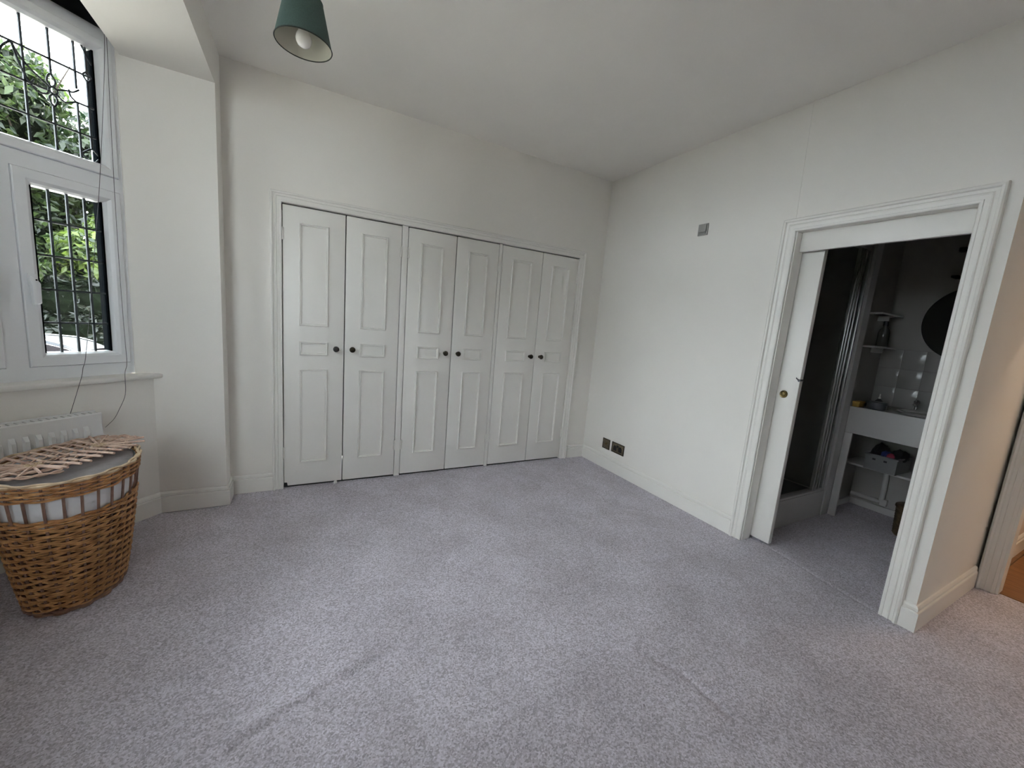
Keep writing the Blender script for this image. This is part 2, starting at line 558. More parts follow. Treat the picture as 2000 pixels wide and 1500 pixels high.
# under-sill masonry of the near canted side
cornerA = (CW * R2 + YS, YS)
def canted_strip(c_in, c_out, mirror=False):
    # from the reveal line y = YS to the front facet
    a_in = c_in * R2; a_out = c_out * R2
    xin = BAY_X + (c_in - CG); xout = BAY_X + (c_out - CG)
    poly = [(YS + a_in, YS), (xin, xin - a_in), (xout, xout - a_out), (YS + a_out, YS)]
    if mirror:
        poly = [(x, BAY_Y0 + BAY_Y1 - y) for x, y in poly]
    return poly
bay_wall('wall_bay_near', canted_strip(CW, CW - 0.30), 0, SILL - 0.03, 'wall_paint')
bay_wall('wall_bay_distant', canted_strip(CW, CW - 0.30, True), 0, SILL - 0.03, 'wall_paint')
xi = BAY_X + (CW - CG); yi = xi - CW * R2
yi2 = BAY_Y0 + BAY_Y1 - yi
xo = xi - 0.30; yo = xo - (CW - 0.30) * R2
yo2 = BAY_Y0 + BAY_Y1 - yo
bay_wall('wall_bay_front', [(xi, yi), (xi, yi2), (xo, yo2), (xo, yo)], 0, SILL - 0.03, 'wall_paint')
# reveal block joining the beam wall to the canted side (behind the reveal face)
bay_wall('wall_bay_pier', [(XL - 0.42, YS), (XL - 0.42, 0.0), (-3.60, 0.0), (-3.60, -0.09), (cs(CG - 0.078, S_R)[0], cs(CG - 0.078, S_R)[1]), (cs(CG, S_R)[0] , YS)], 0, H, 'wall_paint')
bay_wall('wall_bay_pier_distant', [(XL - 0.42, YS2), (XL - 0.42, YS2 - 0.2), (-3.60, YS2 - 0.2), (-3.60, YS2 - 0.07), (cs(CG, S_R)[0], YS2)], 0, H, 'wall_paint')
# bay ceiling and the wall over the window heads
bay_wall('ceiling_bay', [(XB, 0.0), (XB, YS2 - 0.2), (-4.7, YS2 - 0.2), (-4.7, 0.0)], 2.84, 2.95, 'ceiling_paint')
HEAD = 2.665
for mflag, nm in ((False, 'wall_head_near'), (True, 'wall_head_distant')):
    bay_wall(nm, canted_strip(CG - 0.005, CG - 0.12, mflag), HEAD, 2.84, 'wall_paint')
bay_wall('wall_head_front', [(BAY_X, BAY_Y0), (BAY_X, BAY_Y1), (BAY_X - 0.12, BAY_Y1 - 0.05), (BAY_X - 0.12, BAY_Y0 + 0.05)], HEAD, 2.84, 'wall_paint')

# sill boards
def sill_canted(name, mirror):
    poly = canted_strip(CW + 0.034, CG - 0.02, mirror)
    o = prism(name, poly, 2, SILL - 0.028, SILL, 'gloss_white', bevel=0.008)
    return S(o)
sill_canted('window_sill', False)
sill_canted('window_sill', True)
xs_, ys_ = BAY_X + 0.098, BAY_X + 0.098 - (CW + 0.034) * R2
S(prism('window_sill', [(xs_, ys_), (xs_, BAY_Y0 + BAY_Y1 - ys_), (BAY_X - 0.02, BAY_Y1 + 0.01), (BAY_X - 0.02, BAY_Y0 - 0.01)], 2, SILL - 0.028, SILL, 'gloss_white', bevel=0.008))

# ------------------------------------------------------------------ windows
def make_window(name, xf, loc, w, decorated, label):
    """local axes: a along facet (0..w), d depth (0 inner frame face, + outwards), z up. xf(a,d,z)->world"""
    T = lambda v: xf(v.x, v.y, v.z)
    win = empty(name, loc); tag(win, label, 'window', kind='structure')
    D0, D1 = 0.0, 0.075
    z0, z1 = SILL, HEAD
    bm = bmesh.new()
    fr = 0.026
    mid = w / 2
    add_box(bm, 0, fr, D0, D1, z0, z1, T)
    add_box(bm, w - fr, w, D0, D1, z0, z1, T)
    add_box(bm, fr, w - fr, D0, D1, z0, 0.950, T)
    add_box(bm, fr, w - fr, D0, D1, 1.879, 1.948, T)
    add_box(bm, fr, w - fr, D0, D1, 2.605, z1, T)
    add_box(bm, mid - 0.037, mid + 0.037, D0, D1, 0.950, 1.879, T)
    bm_obj('outer_frame', bm, 'upvc', win)
    def sash(nm, a0, a1, zz0, zz1, fw, fb, dd=0.012):
        """sash frame with bevelled glazing rebate: returns object and glass rectangle"""
        ga0, ga1, gz0, gz1 = a0 + fw, a1 - fw, zz0 + fb, zz1 - fb
        path = [(a0, zz0), (a1, zz0), (a1, zz1), (a0, zz1)]
        prof = [(0, 0.06), (0, -dd + 0.004), (0.004, -dd), (fw - 0.024, -dd), (fw - 0.010, -dd + 0.010), (fw - 0.002, 0.020), (fw, 0.040), (fw, 0.06)]
        o = sweep(nm, path, prof, lambda x, y, h: xf(x, h, y), 'upvc', win, closed=True)
        # dark spacer bar and rubber round the glass
        bm = bmesh.new()
        k = 0.011
        for (p0, p1, q0, q1) in ((ga0 - 0.001, ga0 + 0.006, gz0, gz1), (ga1 - 0.006, ga1 + 0.001, gz0, gz1), (ga0, ga1, gz0 - 0.001, gz0 + 0.003), (ga0, ga1, gz1 - 0.004, gz1 + 0.001)):
            add_box(bm, p0, p1, 0.022, 0.078, q0, q1, T)
        bm_obj('spacer_bar', bm, 'spacer_dark', o, loc=wloc(win))
        return o, (ga0, ga1, gz0, gz1)
    DG = 0.034
    def leaded(par, rect, va, vz, extra=None):
        ga0, ga1, gz0, gz1 = rect
        A = [ga0] + va + [ga1]; Z = [gz0] + vz + [gz1]
        for i in range(len(A) - 1):
            for j in range(len(Z) - 1):
                box('pane', A[i] + 0.001, A[i + 1] - 0.001, DG - 0.003, DG + 0.003, Z[j] + 0.001, Z[j + 1] - 0.001, 'window_glass', par, loc=wloc(win), xf=T)
        lw = 0.0045
        for a in va:
            box('lead_came', a - lw, a + lw, DG - 0.0045, DG + 0.0045, gz0, gz1, 'lead', par, loc=wloc(win), xf=T)
        for z in vz:
            box('lead_came', ga0, ga1, DG - 0.0045, DG + 0.0045, z - lw, z + lw, 'lead', par, loc=wloc(win), xf=T)
    for side in (0, 1):
        if side == 0: a0, a1 = fr + 0.002, mid - 0.037 - 0.002
        else: a0, a1 = mid + 0.037 + 0.002, w - fr - 0.002
        s, rect = sash('casement', a0, a1, 0.953, 1.876, 0.066, 0.050)
        n = 4
        ga0, ga1, gz0, gz1 = rect
        leaded(s, rect, [ga0 + (ga1 - ga0) * i / 4 for i in (1, 2, 3)], [gz0 + (gz1 - gz0) * k / 5 for k in (1, 2, 3, 4)])
        # cockspur style handle on the stile beside the mullion
        ah = (a1 - 0.030) if side == 0 else (a0 + 0.030)
        sg = -1 if side == 0 else 1
        hb = prism('handle', [(ah - sg * 0.012, 1.255), (ah + sg * 0.014, 1.262), (ah + sg * 0.016, 1.355), (ah - sg * 0.000, 1.385), (ah - sg * 0.018, 1.395), (ah - sg * 0.022, 1.375), (ah - sg * 0.014, 1.35)],
                   1, -0.048, -0.020, 'upvc', s, loc=wloc(win), bevel=0.004, xf=T)
        box('handle_base', ah - 0.014, ah + 0.014, -0.024, -0.010, 1.345, 1.40, 'upvc', s, loc=wloc(win), bevel=0.003, xf=T)
        lathe('key_hole', [(0, 0), (0.0035, 0), (0.0035, 0.002), (0, 0.002)], 'spacer_dark', s, loc=wloc(win), n=10, xf=lambda v: xf(ah + v.x, -0.049 - v.z, 1.372 + v.y))
    u, rect = sash('upper_light', fr + 0.002, w - fr - 0.002, 1.951, 2.602, 0.058, 0.045)
    ga0, ga1, gz0, gz1 = rect
    cols = [0.026, 0.070, 0.160, 0.250]                     # from each end of the glass
    va = sorted([ga0 + c for c in cols] + [ga1 - c for c in cols])
    vz = [2.127, 2.269, 2.413]
    A = [ga0] + va + [ga1]; Z = [gz0] + vz + [gz1]
    for i in range(len(A) - 1):
        for j in range(len(Z) - 1):
            box('pane', A[i] + 0.001, A[i + 1] - 0.001, DG - 0.003, DG + 0.003, Z[j] + 0.001, Z[j + 1] - 0.001, 'window_glass', u, loc=wloc(win), xf=T)
    def came(a0, a1, zz0, zz1):
        lw = 0.0038
        if abs(a1 - a0) < 1e-6: box('lead_came', a0 - lw, a0 + lw, DG - 0.0045, DG + 0.0045, zz0, zz1, 'lead', u, loc=wloc(win), xf=T)
        else: box('lead_came', a0, a1, DG - 0.0045, DG + 0.0045, zz0 - lw, zz0 + lw, 'lead', u, loc=wloc(win), xf=T)
    came(ga0, ga1, 2.127, 0)
    came(ga0, ga1, 2.413, 0)
    for side in (0, 1):
        g = (lambda q: ga0 + q) if side == 0 else (lambda q: ga1 - q)
        def hc(q0, q1, z): came(min(g(q0), g(q1)), max(g(q0), g(q1)), z, 0)
        hc(0.0, 0.075, 2.269); hc(0.18, 0.383, 2.269)
        came(g(0.250), g(0.250), gz0, gz1)
        came(g(0.160), g(0.160), gz0, 2.205); came(g(0.160), g(0.160), 2.345, gz1)
        came(g(0.070), g(0.070), gz0, 2.269); came(g(0.070), g(0.070), 2.333, gz1)
        came(g(0.026), g(0.026), 2.066, 2.392); came(g(0.026), g(0.026), 2.42, gz1)
        def curve(pts, closed=False, r=0.0042):
            P = [Vector((g(q), z)) for q, z in pts]
            if closed: P = P + [P[0]]
            # Catmull-Rom
            out = []
            for i in range(len(P) - 1):
                p0 = P[i - 1] if i > 0 else (P[-2] if closed else P[0])
                p3 = P[i + 2] if i + 2 < len(P) else (P[1] if closed else P[-1])
                for k in range(5):
                    t = k / 5
                    out.append(0.5 * ((2 * P[i]) + (P[i + 1] - p0) * t + (2 * p0 - 5 * P[i] + 4 * P[i + 1] - p3) * t * t + (3 * P[i] - p0 - 3 * P[i + 1] + p3) * t ** 3))
            out.append(P[-1])
            tube('curved_came', [xf(p.x, DG - 0.005, p.y) for p in out], r, 'lead', u, loc=wloc(win), n=6)
        curve([(0.285, 2.413), (0.268, 2.345), (0.245, 2.285), (0.215, 2.245), (0.182, 2.250), (0.172, 2.268)])
        curve([(0.285, 2.413), (0.262, 2.365), (0.225, 2.325), (0.190, 2.300), (0.170, 2.283)])
        curve([(0.285, 2.413), (0.315, 2.37), (0.335, 2.30), (0.345, 2.269)])
        curve([(0.248, 2.290), (0.235, 2.268), (0.222, 2.290)])
        curve([(0.174, 2.275), (0.158, 2.292), (0.142, 2.278), (0.155, 2.258)], True)
        curve([(0.160, 2.290), (0.178, 2.312), (0.165, 2.345), (0.148, 2.318)], True)
        curve([(0.158, 2.258), (0.174, 2.238), (0.160, 2.205), (0.146, 2.236)], True)
        curve([(0.146, 2.285), (0.115, 2.300), (0.085, 2.308), (0.062, 2.330)])
        curve([(0.148, 2.264), (0.120, 2.245), (0.095, 2.255), (0.075, 2.269)])
        curve([(0.100, 2.312), (0.096, 2.285), (0.078, 2.269)])
        curve([(0.070, 2.032), (0.028, 2.066), (-0.004, 2.035)])
        curve([(0.070, 2.032), (0.030, 1.998), (-0.004, 2.035)])
        curve([(0.026, 2.388), (0.012, 2.408), (0.026, 2.43), (0.042, 2.412)], True)
        curve([(0.045, gz1), (0.020, 2.50), (0.0, 2.47)])
    return win

wn = S_R - S_L
make_window('window_1', lambda a, d, z: cs(CG - d, S_R - a, z), cs(CG, S_R, SILL), wn, True,
            'leaded white casement window beside the roller blind cords')
make_window('window_2', lambda a, d, z: mir(cs(CG - d, S_R - a, z)), mir(cs(CG, S_R, SILL)), wn, True,
            'leaded white casement window across the bay')
wf = (BAY_Y0 - BAY_Y1) / 2
make_window('window_3', lambda a, d, z: Vector((BAY_X - d, BAY_Y0 - a, z)), (BAY_X, BAY_Y0, SILL), wf, True,
            'leaded white front window of the bay next to the radiator side')
make_window('window_4', lambda a, d, z: Vector((BAY_X - d, BAY_Y0 - wf - a, z)), (BAY_X, BAY_Y0 - wf, SILL), wf, True,
            'leaded white front window of the bay next to the far cant')

# ------------------------------------------------------------------ skirting boards
SK = [(0.0, 0.0), (0.018, 0.0), (0.018, 0.098), (0.0165, 0.1015), (0.0095, 0.104), (0.0125, 0.110), (0.0120, 0.122), (0.006, 0.131), (0.0, 0.133)]
def skirting(name, path, mat='gloss_white', prof=SK):
    return S(sweep(name, path, prof, lambda x, y, h: Vector((x, y, h)), mat))
cA = cornerA
skirting('baseboard_left', [(-2.868, 0.0), (XL, 0.0), (XL, YS), cA, tuple(cs(CW, -3.40)[:2])])
skirting('baseboard_right', [(0.0, -1.700), (0.0, 0.0), (-0.218, 0.0)])
skirting('baseboard_return', [(0.915, YE), (0.0, YE), (0.0, -2.592)])
skirting('baseboard_hall', [(2.35, YB), (2.35, YE), (1.045, YE)])
skirting('baseboard_bath', [(1.715, -2.58), (1.715, -1.72), (1.20, -1.72)], 'pipe_white', [(0, 0), (0.012, 0), (0.012, 0.055), (0, 0.06)])
skirting('baseboard_rear', [(XL, YS2), (XL, YB), (0.0, YB)])

# ------------------------------------------------------------------ architraves
AR = [(0.0, 0.0), (0.0, 0.013), (0.004, 0.016), (0.012, 0.016), (0.014, 0.012), (0.030, 0.014), (0.036, 0.018), (0.040, 0.013), (0.052, 0.016), (0.056, 0.026), (0.064, 0.029), (0.070, 0.024), (0.072, 0.012), (0.072, 0.0)]
def scale_prof(p, w): return [(d * w / 0.072, h) for d, h in p]

# bathroom doorway trim (plane x = 0, projecting to -x)
S(sweep('trim_1', [(BY0, 0.0), (BY0, BZ), (BY1, BZ), (BY1, 0.0)], [(-d, h) for d, h in scale_prof(AR, 0.078)],
        lambda y, z, h: Vector((-h, y, z)), 'gloss_white'))
# jamb linings and the fascia board that hides the sliding track
S(box('trim_2', 0.0, 0.090, BY0 - 0.006, BY0 - 0.0005, 0, BZ - 0.001, 'gloss_white'))
S(box('trim_3', 0.050, 0.075, BY1, BY0 - 0.007, 1.938, BZ, 'gloss_white', bevel=0.002))
S(box('trim_4', 0.092, 0.142, BY1, BY0 + 0.0, 1.965, 1.995, 'alu'))
# hall doorway trim
S(sweep('trim_5', [(HY0, 0.0), (HY0, 2.03), (HY1, 2.03), (HY1, 0.0)], [(-d, h) for d, h in scale_prof(AR, 0.076)], lambda y, z, h: Vector((HDX - h, y, z)), 'gloss_white'))
S(box('trim_6', HDX, HDX + 0.10, HY0, HY0 - 0.012, 0, 2.03, 'gloss_white'))

# sliding bathroom door
dr = empty('door_1', (0.118, -1.70, 0.0)); tag(dr, 'plain white sliding bathroom door half drawn out of the wall', 'door', kind='structure')
box('door_leaf', 0.100, 0.136, -1.902, -1.30, 0.018, 1.962, 'gloss_white', dr, bevel=0.002)
def knob_x(name, y, z, x, mat, par):
    # oval brass ring pull set against the leaf, facing -x
    g = lathe(name, [(0.0, 0.012), (0.010, 0.013), (0.014, 0.011), (0.016, 0.008), (0.021, 0.009), (0.024, 0.006), (0.025, 0.0)], mat, par, n=28,
              xf=lambda v: Vector((x - v.z, y + v.x * 0.95, z + v.y)))
    return g
knob_x('ring_pull', -1.823, 1.040, 0.100, 'brass_old', dr)
prism('latch_hook', [(-1.880, 1.150), (-1.904, 1.150), (-1.908, 1.140), (-1.896, 1.133), (-1.880, 1.160)], 0, 0.094, 0.130, 'tin_metal', dr)

# ------------------------------------------------------------------ built-in wardrobe
wr = empty('built_in_wardrobe', ((DX0 + DX1) / 2, 0.0, 0.0))
tag(wr, 'built-in wardrobe with six white panelled doors and round dark knobs', 'wardrobe')
sweep('architrave', [(DX0, 0.0), (DX0, DZ), (DX1, DZ), (DX1, 0.0)], scale_prof(AR, 0.068), lambda x, z, h: Vector((x, -h, z)), 'gloss_white', wr)
for (p0, p1) in ((-2.001, -1.957), (-1.166, -1.138)):
    box('post', p0, p1, 0.001, 0.05, 0.002, DZ - 0.002, 'gloss_white', wr, bevel=0.002)
box('head_gap_shade', DX0, DX1, 0.040, 0.06, 1.99, DZ, 'dark_void', wr)  # near-black strip stands in for shade in the gap above the doors
DOORS = [(-2.801, -2.407, 'R', 'knob_black'), (-2.400, -2.006, 'L', 'bronze'), (-1.952, -1.561, 'R', 'bronze'),
         (-1.554, -1.171, 'L', 'bronze'), (-1.133, -0.721, 'R', 'bronze'), (-0.714, -0.310, 'L', 'bronze')]
MO = [(0.0, 0.0), (0.0, 0.009), (0.003, 0.014), (0.007, 0.014), (0.010, 0.008), (0.0135, 0.009), (0.016, 0.003), (0.016, 0.0)]
for i, (x0, x1, ks, km) in enumerate(DOORS):
    zb = 0.016
    zt = 2.020
    poly = [(x0, zb), (x1, zb), (x1, zt), (x0, zt)]
    if i == 0: poly = [(x0, 0.042), (x0 + 0.018, 0.040), (x0 + 0.022, zb), (x1, zb), (x1, zt), (x0, zt)]
    if i == 5: poly = [(x0, zb), (x1 - 0.022, zb), (x1 - 0.010, 0.040), (x1, 0.044), (x1, zt), (x0, zt)]
    d = prism('door', poly, 1, 0.0, 0.032, 'gloss_white', wr, loc=Vector((x0 if ks == 'R' else x1, 0.0, zb)), bevel=0.0015)
    # mouldings
    cx = (x0 + x1) / 2 + (-0.004 if ks == 'R' else 0.004)
    if ks == 'R': m0, m1 = x0 + 0.099, x1 - 0.109
    else: m0, m1 = x0 + 0.106, x1 - 0.101
    for (z0, z1) in ((0.193, 0.899), (1.005, 1.104), (1.216, 1.917)):
        sweep('panel_moulding', [(m0, z0), (m1, z0), (m1, z1), (m0, z1)], MO, lambda x, z, h: Vector((x, -h, z)), 'gloss_white', d, loc=Vector((m0, 0, z0)), closed=True)
    kx = (x1 - 0.054) if ks == 'R' else (x0 + 0.052)
    kz = 1.058
    lathe('knob', [(0.0135, 0.0), (0.0135, 0.004), (0.008, 0.007), (0.0065, 0.016), (0.010, 0.021), (0.0185, 0.027), (0.0215, 0.034), (0.0205, 0.041), (0.014, 0.047), (0.0, 0.049)],
          km, d, loc=Vector((kx, 0, kz)), n=24, xf=lambda v: Vector((kx + v.x, -v.z, kz + v.y)))
    hx = x0 - 0.0005 if ks == 'R' else x1 + 0.0005
    for hz in (0.235, 1.790):
        bm = bmesh.new()
        add_tube(bm, [(hx, -0.004, hz), (hx, -0.004, hz + 0.082)], 0.0052, 10)
        add_box(bm, hx - 0.012, hx + 0.012, -0.0015, 0.0, hz + 0.002, hz + 0.080)
        bm_obj('hinge', bm, 'gloss_white', d, loc=Vector((hx, 0, hz)), smooth=True)
# small white door stop on the carpet under the first pair
tag(lathe('door_stop', [(0, 0), (0.012, 0), (0.012, 0.014), (0.008, 0.02), (0, 0.021)], 'gloss_white', None, loc=(-2.452, -0.012, 0.0), n=16,
          xf=lambda v: v + Vector((-2.452, -0.012, 0.0))), 'tiny white door stop on the carpet under the wardrobe', 'door stop')

# ------------------------------------------------------------------ sockets and wall box
def plate(name, y0, y1, z0, z1, label, cat, double):
    r = empty(name, (0, (y0 + y1) / 2, z0)); tag(r, label, cat)
    box('face_plate', -0.006, 0.0, y0, y1, z0, z1, 'brass_plate', r, bevel=0.002)
    sweep('bevelled_edge', [(y0, z0), (y1, z0), (y1, z1), (y0, z1)], [(0, 0.0), (0, 0.007), (0.004, 0.0075), (0.007, 0.006), (0.007, 0.0)], lambda y, z, h: Vector((-h, y, z)), 'bronze', r, closed=True)
    zc = (z0 + z1) / 2
    if double:
        w = y0 - y1
        for k in (0.27, 0.73):
            yc = y0 - w * k
            prism('socket_insert', [(yc + 0.021, zc - 0.028), (yc - 0.021, zc - 0.028), (yc - 0.021, zc + 0.004), (yc - 0.010, zc + 0.022), (yc + 0.010, zc + 0.022), (yc + 0.021, zc + 0.004)], 0, -0.0085, -0.0055, 'socket_hole', r)
        box('rocker_switch', -0.010, -0.005, (y0 + y1) / 2 + 0.014, (y0 + y1) / 2 - 0.014, zc + 0.010, zc + 0.032, 'socket_hole', r, bevel=0.002)
    else:
        lathe('aerial_point', [(0.010, 0), (0.010, 0.006), (0.006, 0.008), (0.004, 0.004), (0, 0.004)], 'brass_old', r, n=20, xf=lambda v: Vector((-0.006 - v.z, (y0 + y1) / 2 + v.x, zc + v.y)))
    return r
plate('aerial_socket', -0.3085, -0.394, 0.202, 0.290, 'square aged brass aerial plate above the skirting beside the double socket', 'socket', False)
plate('power_socket', -0.440, -0.591, 0.204, 0.290, 'wide aged brass double power socket with dark inserts above the skirting', 'socket', True)
# grey wall unit
wy0, wy1, wz0, wz1 = -1.066, -1.150, 2.128, 2.213
wb = empty('wall_control', (0, (wy0 + wy1) / 2, wz0)); tag(wb, 'small square grey control plate high on the plain wall', 'wall control')
box('back_plate', -0.008, 0.0, wy0, wy1, wz0, wz1, 'grey_plastic', wb, bevel=0.003)
box('cover', -0.016, -0.006, wy0 - 0.010, wy1 + 0.010, wz0 + 0.024, wz1 - 0.010, 'grey_plastic', wb, bevel=0.003)
box('louvre', -0.014, -0.006, wy0 - 0.014, wy1 + 0.014, wz0 + 0.012, wz0 + 0.020, 'grey_plastic', wb, bevel=0.002)
# surface cable from the ceiling to the doorway
tag(tube('wall_cable', [(-0.0015, -1.739, H), (-0.0015, -1.748, 2.45), (-0.0015, -1.757, 2.128)], 0.0018, 'wall_paint', None, n=6),
    'thin painted cable running from ceiling to the bathroom doorway trim', 'cable')

# ------------------------------------------------------------------ ceiling pendant
LX, LY = -2.682, -1.195
lp = empty('pendant_lamp', (LX, LY, H)); tag(lp, 'pendant lamp with tapered dark green fabric shade and white bulb', 'lamp')
LF = lambda v: Vector((LX + v.x, LY + v.y, v.z))
sh = lathe('lamp_shade', [(0.105, 2.400), (0.0695, 2.562), (0.0685, 2.562), (0.104, 2.401)], 'shade_green', lp, n=64, xf=LF)
lathe('shade_lining', [(0.1035, 2.4015), (0.0680, 2.5610)], 'shade_lining', sh, n=64, xf=LF, loc=wloc(lp))
def ring(name, R, z, r, mat, par):
    bm = bmesh.new(); n = 64
    add_tube(bm, [LF(Vector((R * math.cos(2 * math.pi * k / n), R * math.sin(2 * math.pi * k / n), z))) for k in range(n + 1)], r, 6, caps=False)
    return bm_obj(name, bm, mat, par, smooth=True, loc=wloc(lp))
ring('rim_tape', 0.1048, 2.400, 0.0022, 'shade_rim', sh)
ring('rim_tape', 0.0690, 2.562, 0.0016, 'shade_rim', sh)
bm = bmesh.new()
for a in (-1.1, ):
    c, s_ = math.cos(a), math.sin(a)
    add_tube(bm, [LF(Vector((0.1030 * c, 0.1030 * s_, 2.402))), LF(Vector((0.0675 * c, 0.0675 * s_, 2.560)))], 0.0009, 5)
bm_obj('lining_seam', bm, 'grey_plastic', sh, loc=wloc(lp))
bm = bmesh.new()
for k in range(3):
    a = 2 * math.pi * k / 3 + 0.4
    add_tube(bm, [LF(Vector((0.016 * math.cos(a), 0.016 * math.sin(a), 2.535))), LF(Vector((0.069 * math.cos(a), 0.069 * math.sin(a), 2.561)))], 0.0015, 6)
bm_obj('shade_spider', bm, 'pale_plastic', lp, smooth=True)
lathe('bulb', [(0.0, 2.391), (0.012, 2.393), (0.022, 2.399), (0.028, 2.409), (0.030, 2.420), (0.028, 2.432), (0.022, 2.446), (0.015, 2.460), (0.013, 2.475), (0.0, 2.475)], 'bulb_white', lp, n=32, xf=LF)
lathe('bulb_holder', [(0.0, 2.470), (0.016, 2.470), (0.017, 2.51), (0.015, 2.545), (0.006, 2.56), (0.0, 2.56)], 'pale_plastic', lp, n=24, xf=LF)
tube('flex', [LF(Vector((0, 0, 2.555))), LF(Vector((0, 0, 2.79)))], 0.0032, 'pale_plastic', lp)
lathe('ceiling_rose', [(0.0, 2.770), (0.020, 2.772), (0.042, 2.785), (0.045, 2.80), (0.0, 2.80)], 'pale_plastic', lp, n=32, xf=LF)

# ------------------------------------------------------------------ radiator under the near bay window
rad = empty('radiator', cs(-2.29, -3.2, 0.12)); tag(rad, 'white ribbed panel radiator under the bay sill', 'radiator')
RS0, RS1, RZ0, RZ1, RC = -2.866, -3.46, 0.16, 0.716, -2.245
def rad_panel():
    # ribbed front face: vertical channels
    bm = bmesh.new()
    L = RS0 - RS1
    prof = []
    pitch = 0.0425
    n = int((L - 0.05) / pitch)
    st = (L - n * pitch) / 2
    prof.append((0, 0.0)); prof.append((st, 0.0))
    for i in range(n):
        a = st + i * pitch
        prof += [(a + 0.010, 0.0), (a + 0.016, 0.011), (a + 0.030, 0.011), (a + 0.036, 0.0)]
    prof.append((L, 0.0))
    levels = [(RZ0, 0.0), (RZ0 + 0.06, 0.0), (RZ0 + 0.075, 1.0), (RZ1 - 0.085, 1.0), (RZ1 - 0.062, 0.0), (RZ1 - 0.006, 0.0), (RZ1, -0.4)]
    rows = []
    for z, k in levels:
        rows.append([bm.verts.new(cs(RC - 0.002 + (d * k if k >= 0 else -0.006), RS0 - a, z)) for a, d in prof])
    for r0, r1 in zip(rows, rows[1:]):
        for i in range(len(prof) - 1):
            bm.faces.new((r0[i], r0[i + 1], r1[i + 1], r1[i]))
    return bm_obj('front_panel', bm, 'radiator_white', rad)
rad_panel()
def rb(name, c0, c1, s0, s1, z0, z1, mat='radiator_white', bv=0.002):
    return box(name, c0, c1, s0, s1, z0, z1, mat, rad, bevel=bv, xf=lambda v: cs(v.x, v.y, v.z))
rb('back_panel', -2.318, -2.308, RS1, RS0, RZ0, RZ1 - 0.01)
rb('side_panel', -2.312, RC - 0.002, RS0 - 0.004, RS0, RZ0, RZ1 - 0.004, bv=0.001)
rb('side_panel', -2.312, RC - 0.002, RS1, RS1 + 0.004, RZ0, RZ1 - 0.004, bv=0.001)
for i in range(22):
    s0 = RS0 - 0.012 - i * 0.026
    rb('top_grille_bar', -2.308, RC - 0.006, s0 - 0.018, s0, RZ1 - 0.006, RZ1 - 0.001, bv=0)
rb('top_rail', -2.312, -2.300, RS1, RS0, RZ1 - 0.008, RZ1 + 0.004, bv=0.001)
tube('pipe', [cs(-2.285, RS0 + 0.018, 0.0), cs(-2.285, RS0 + 0.018, 0.18)], 0.0075, 'pipe_white', rad)
lathe('valve', [(0.0, 0.15), (0.012, 0.15), (0.012, 0.19), (0.016, 0.195), (0.016, 0.225), (0.0, 0.228)], 'pipe_white', rad, n=20, xf=lambda v: cs(-2.285, RS0 + 0.018, 0) + v)
tube('valve_tail', [cs(-2.285, RS0 + 0.018, 0.185), cs(-2.285, RS0 - 0.01, 0.185)], 0.008, 'chrome', rad)

# ------------------------------------------------------------------ roller blind (black) in the head recess, cords
bl = empty('roller_blind', cs(CG + 0.03, -3.08, 2.70)); tag(bl, 'black roller blind rolled up over the bay window, dark cords hanging', 'blind')
def tube_cs(c, s0, s1, z, r, n=20):
    bm = bmesh.new(); add_tube(bm, [cs(c, s0, z), cs(c, s1, z)], r, n); return bm
bm_obj('fabric_roll', tube_cs(CG + 0.060, -2.650, -3.52, 2.690, 0.055), 'black_fabric', bl, smooth=True)
box('head_box', CG + 0.004, CG + 0.11, -3.53, -2.625, 2.735, 2.838, 'black_fabric', bl, xf=lambda v: cs(v.x, v.y, v.z))
def smooth_pts(P, n=6):
    P = [Vector(p) for p in P]; out = []
    for i in range(len(P) - 1):
        p0 = P[max(0, i - 1)]; p3 = P[min(len(P) - 1, i + 2)]
        for k in range(n):
            t = k / n
            out.append(0.5 * (2 * P[i] + (P[i + 1] - p0) * t + (2 * p0 - 5 * P[i] + 4 * P[i + 1] - p3) * t * t + (3 * P[i] - p0 - 3 * P[i + 1] + p3) * t ** 3))
    out.append(P[-1]); return out
cord_a = [cs(-2.36, -2.681, 2.74), cs(-2.36, -2.690, 2.50), cs(-2.36, -2.738, 1.974), cs(-2.36, -2.775, 1.646), cs(-2.355, -2.853, 1.043), cs(-2.33, -2.885, 0.945), cs(-2.285, -2.914, 0.91), cs(-2.272, -2.939, 0.847), cs(-2.268, -2.977, 0.727)]
cord_b = [cs(-2.36, -2.673, 2.74), cs(-2.36, -2.684, 2.012), cs(-2.36, -2.687, 1.487), cs(-2.36, -2.684, 1.115), cs(-2.345, -2.690, 0.958), cs(-2.285, -2.735, 0.905), cs(-2.27, -2.748, 0.792), cs(-2.27, -2.780, 0.711), cs(-2.27, -2.805, 0.664), cs(-2.275, -2.842, 0.624)]
tube('pull_cord', smooth_pts(cord_a), 0.0013, 'cord', bl, n=5)
tube('pull_cord', smooth_pts(cord_b), 0.0013, 'cord', bl, n=5)

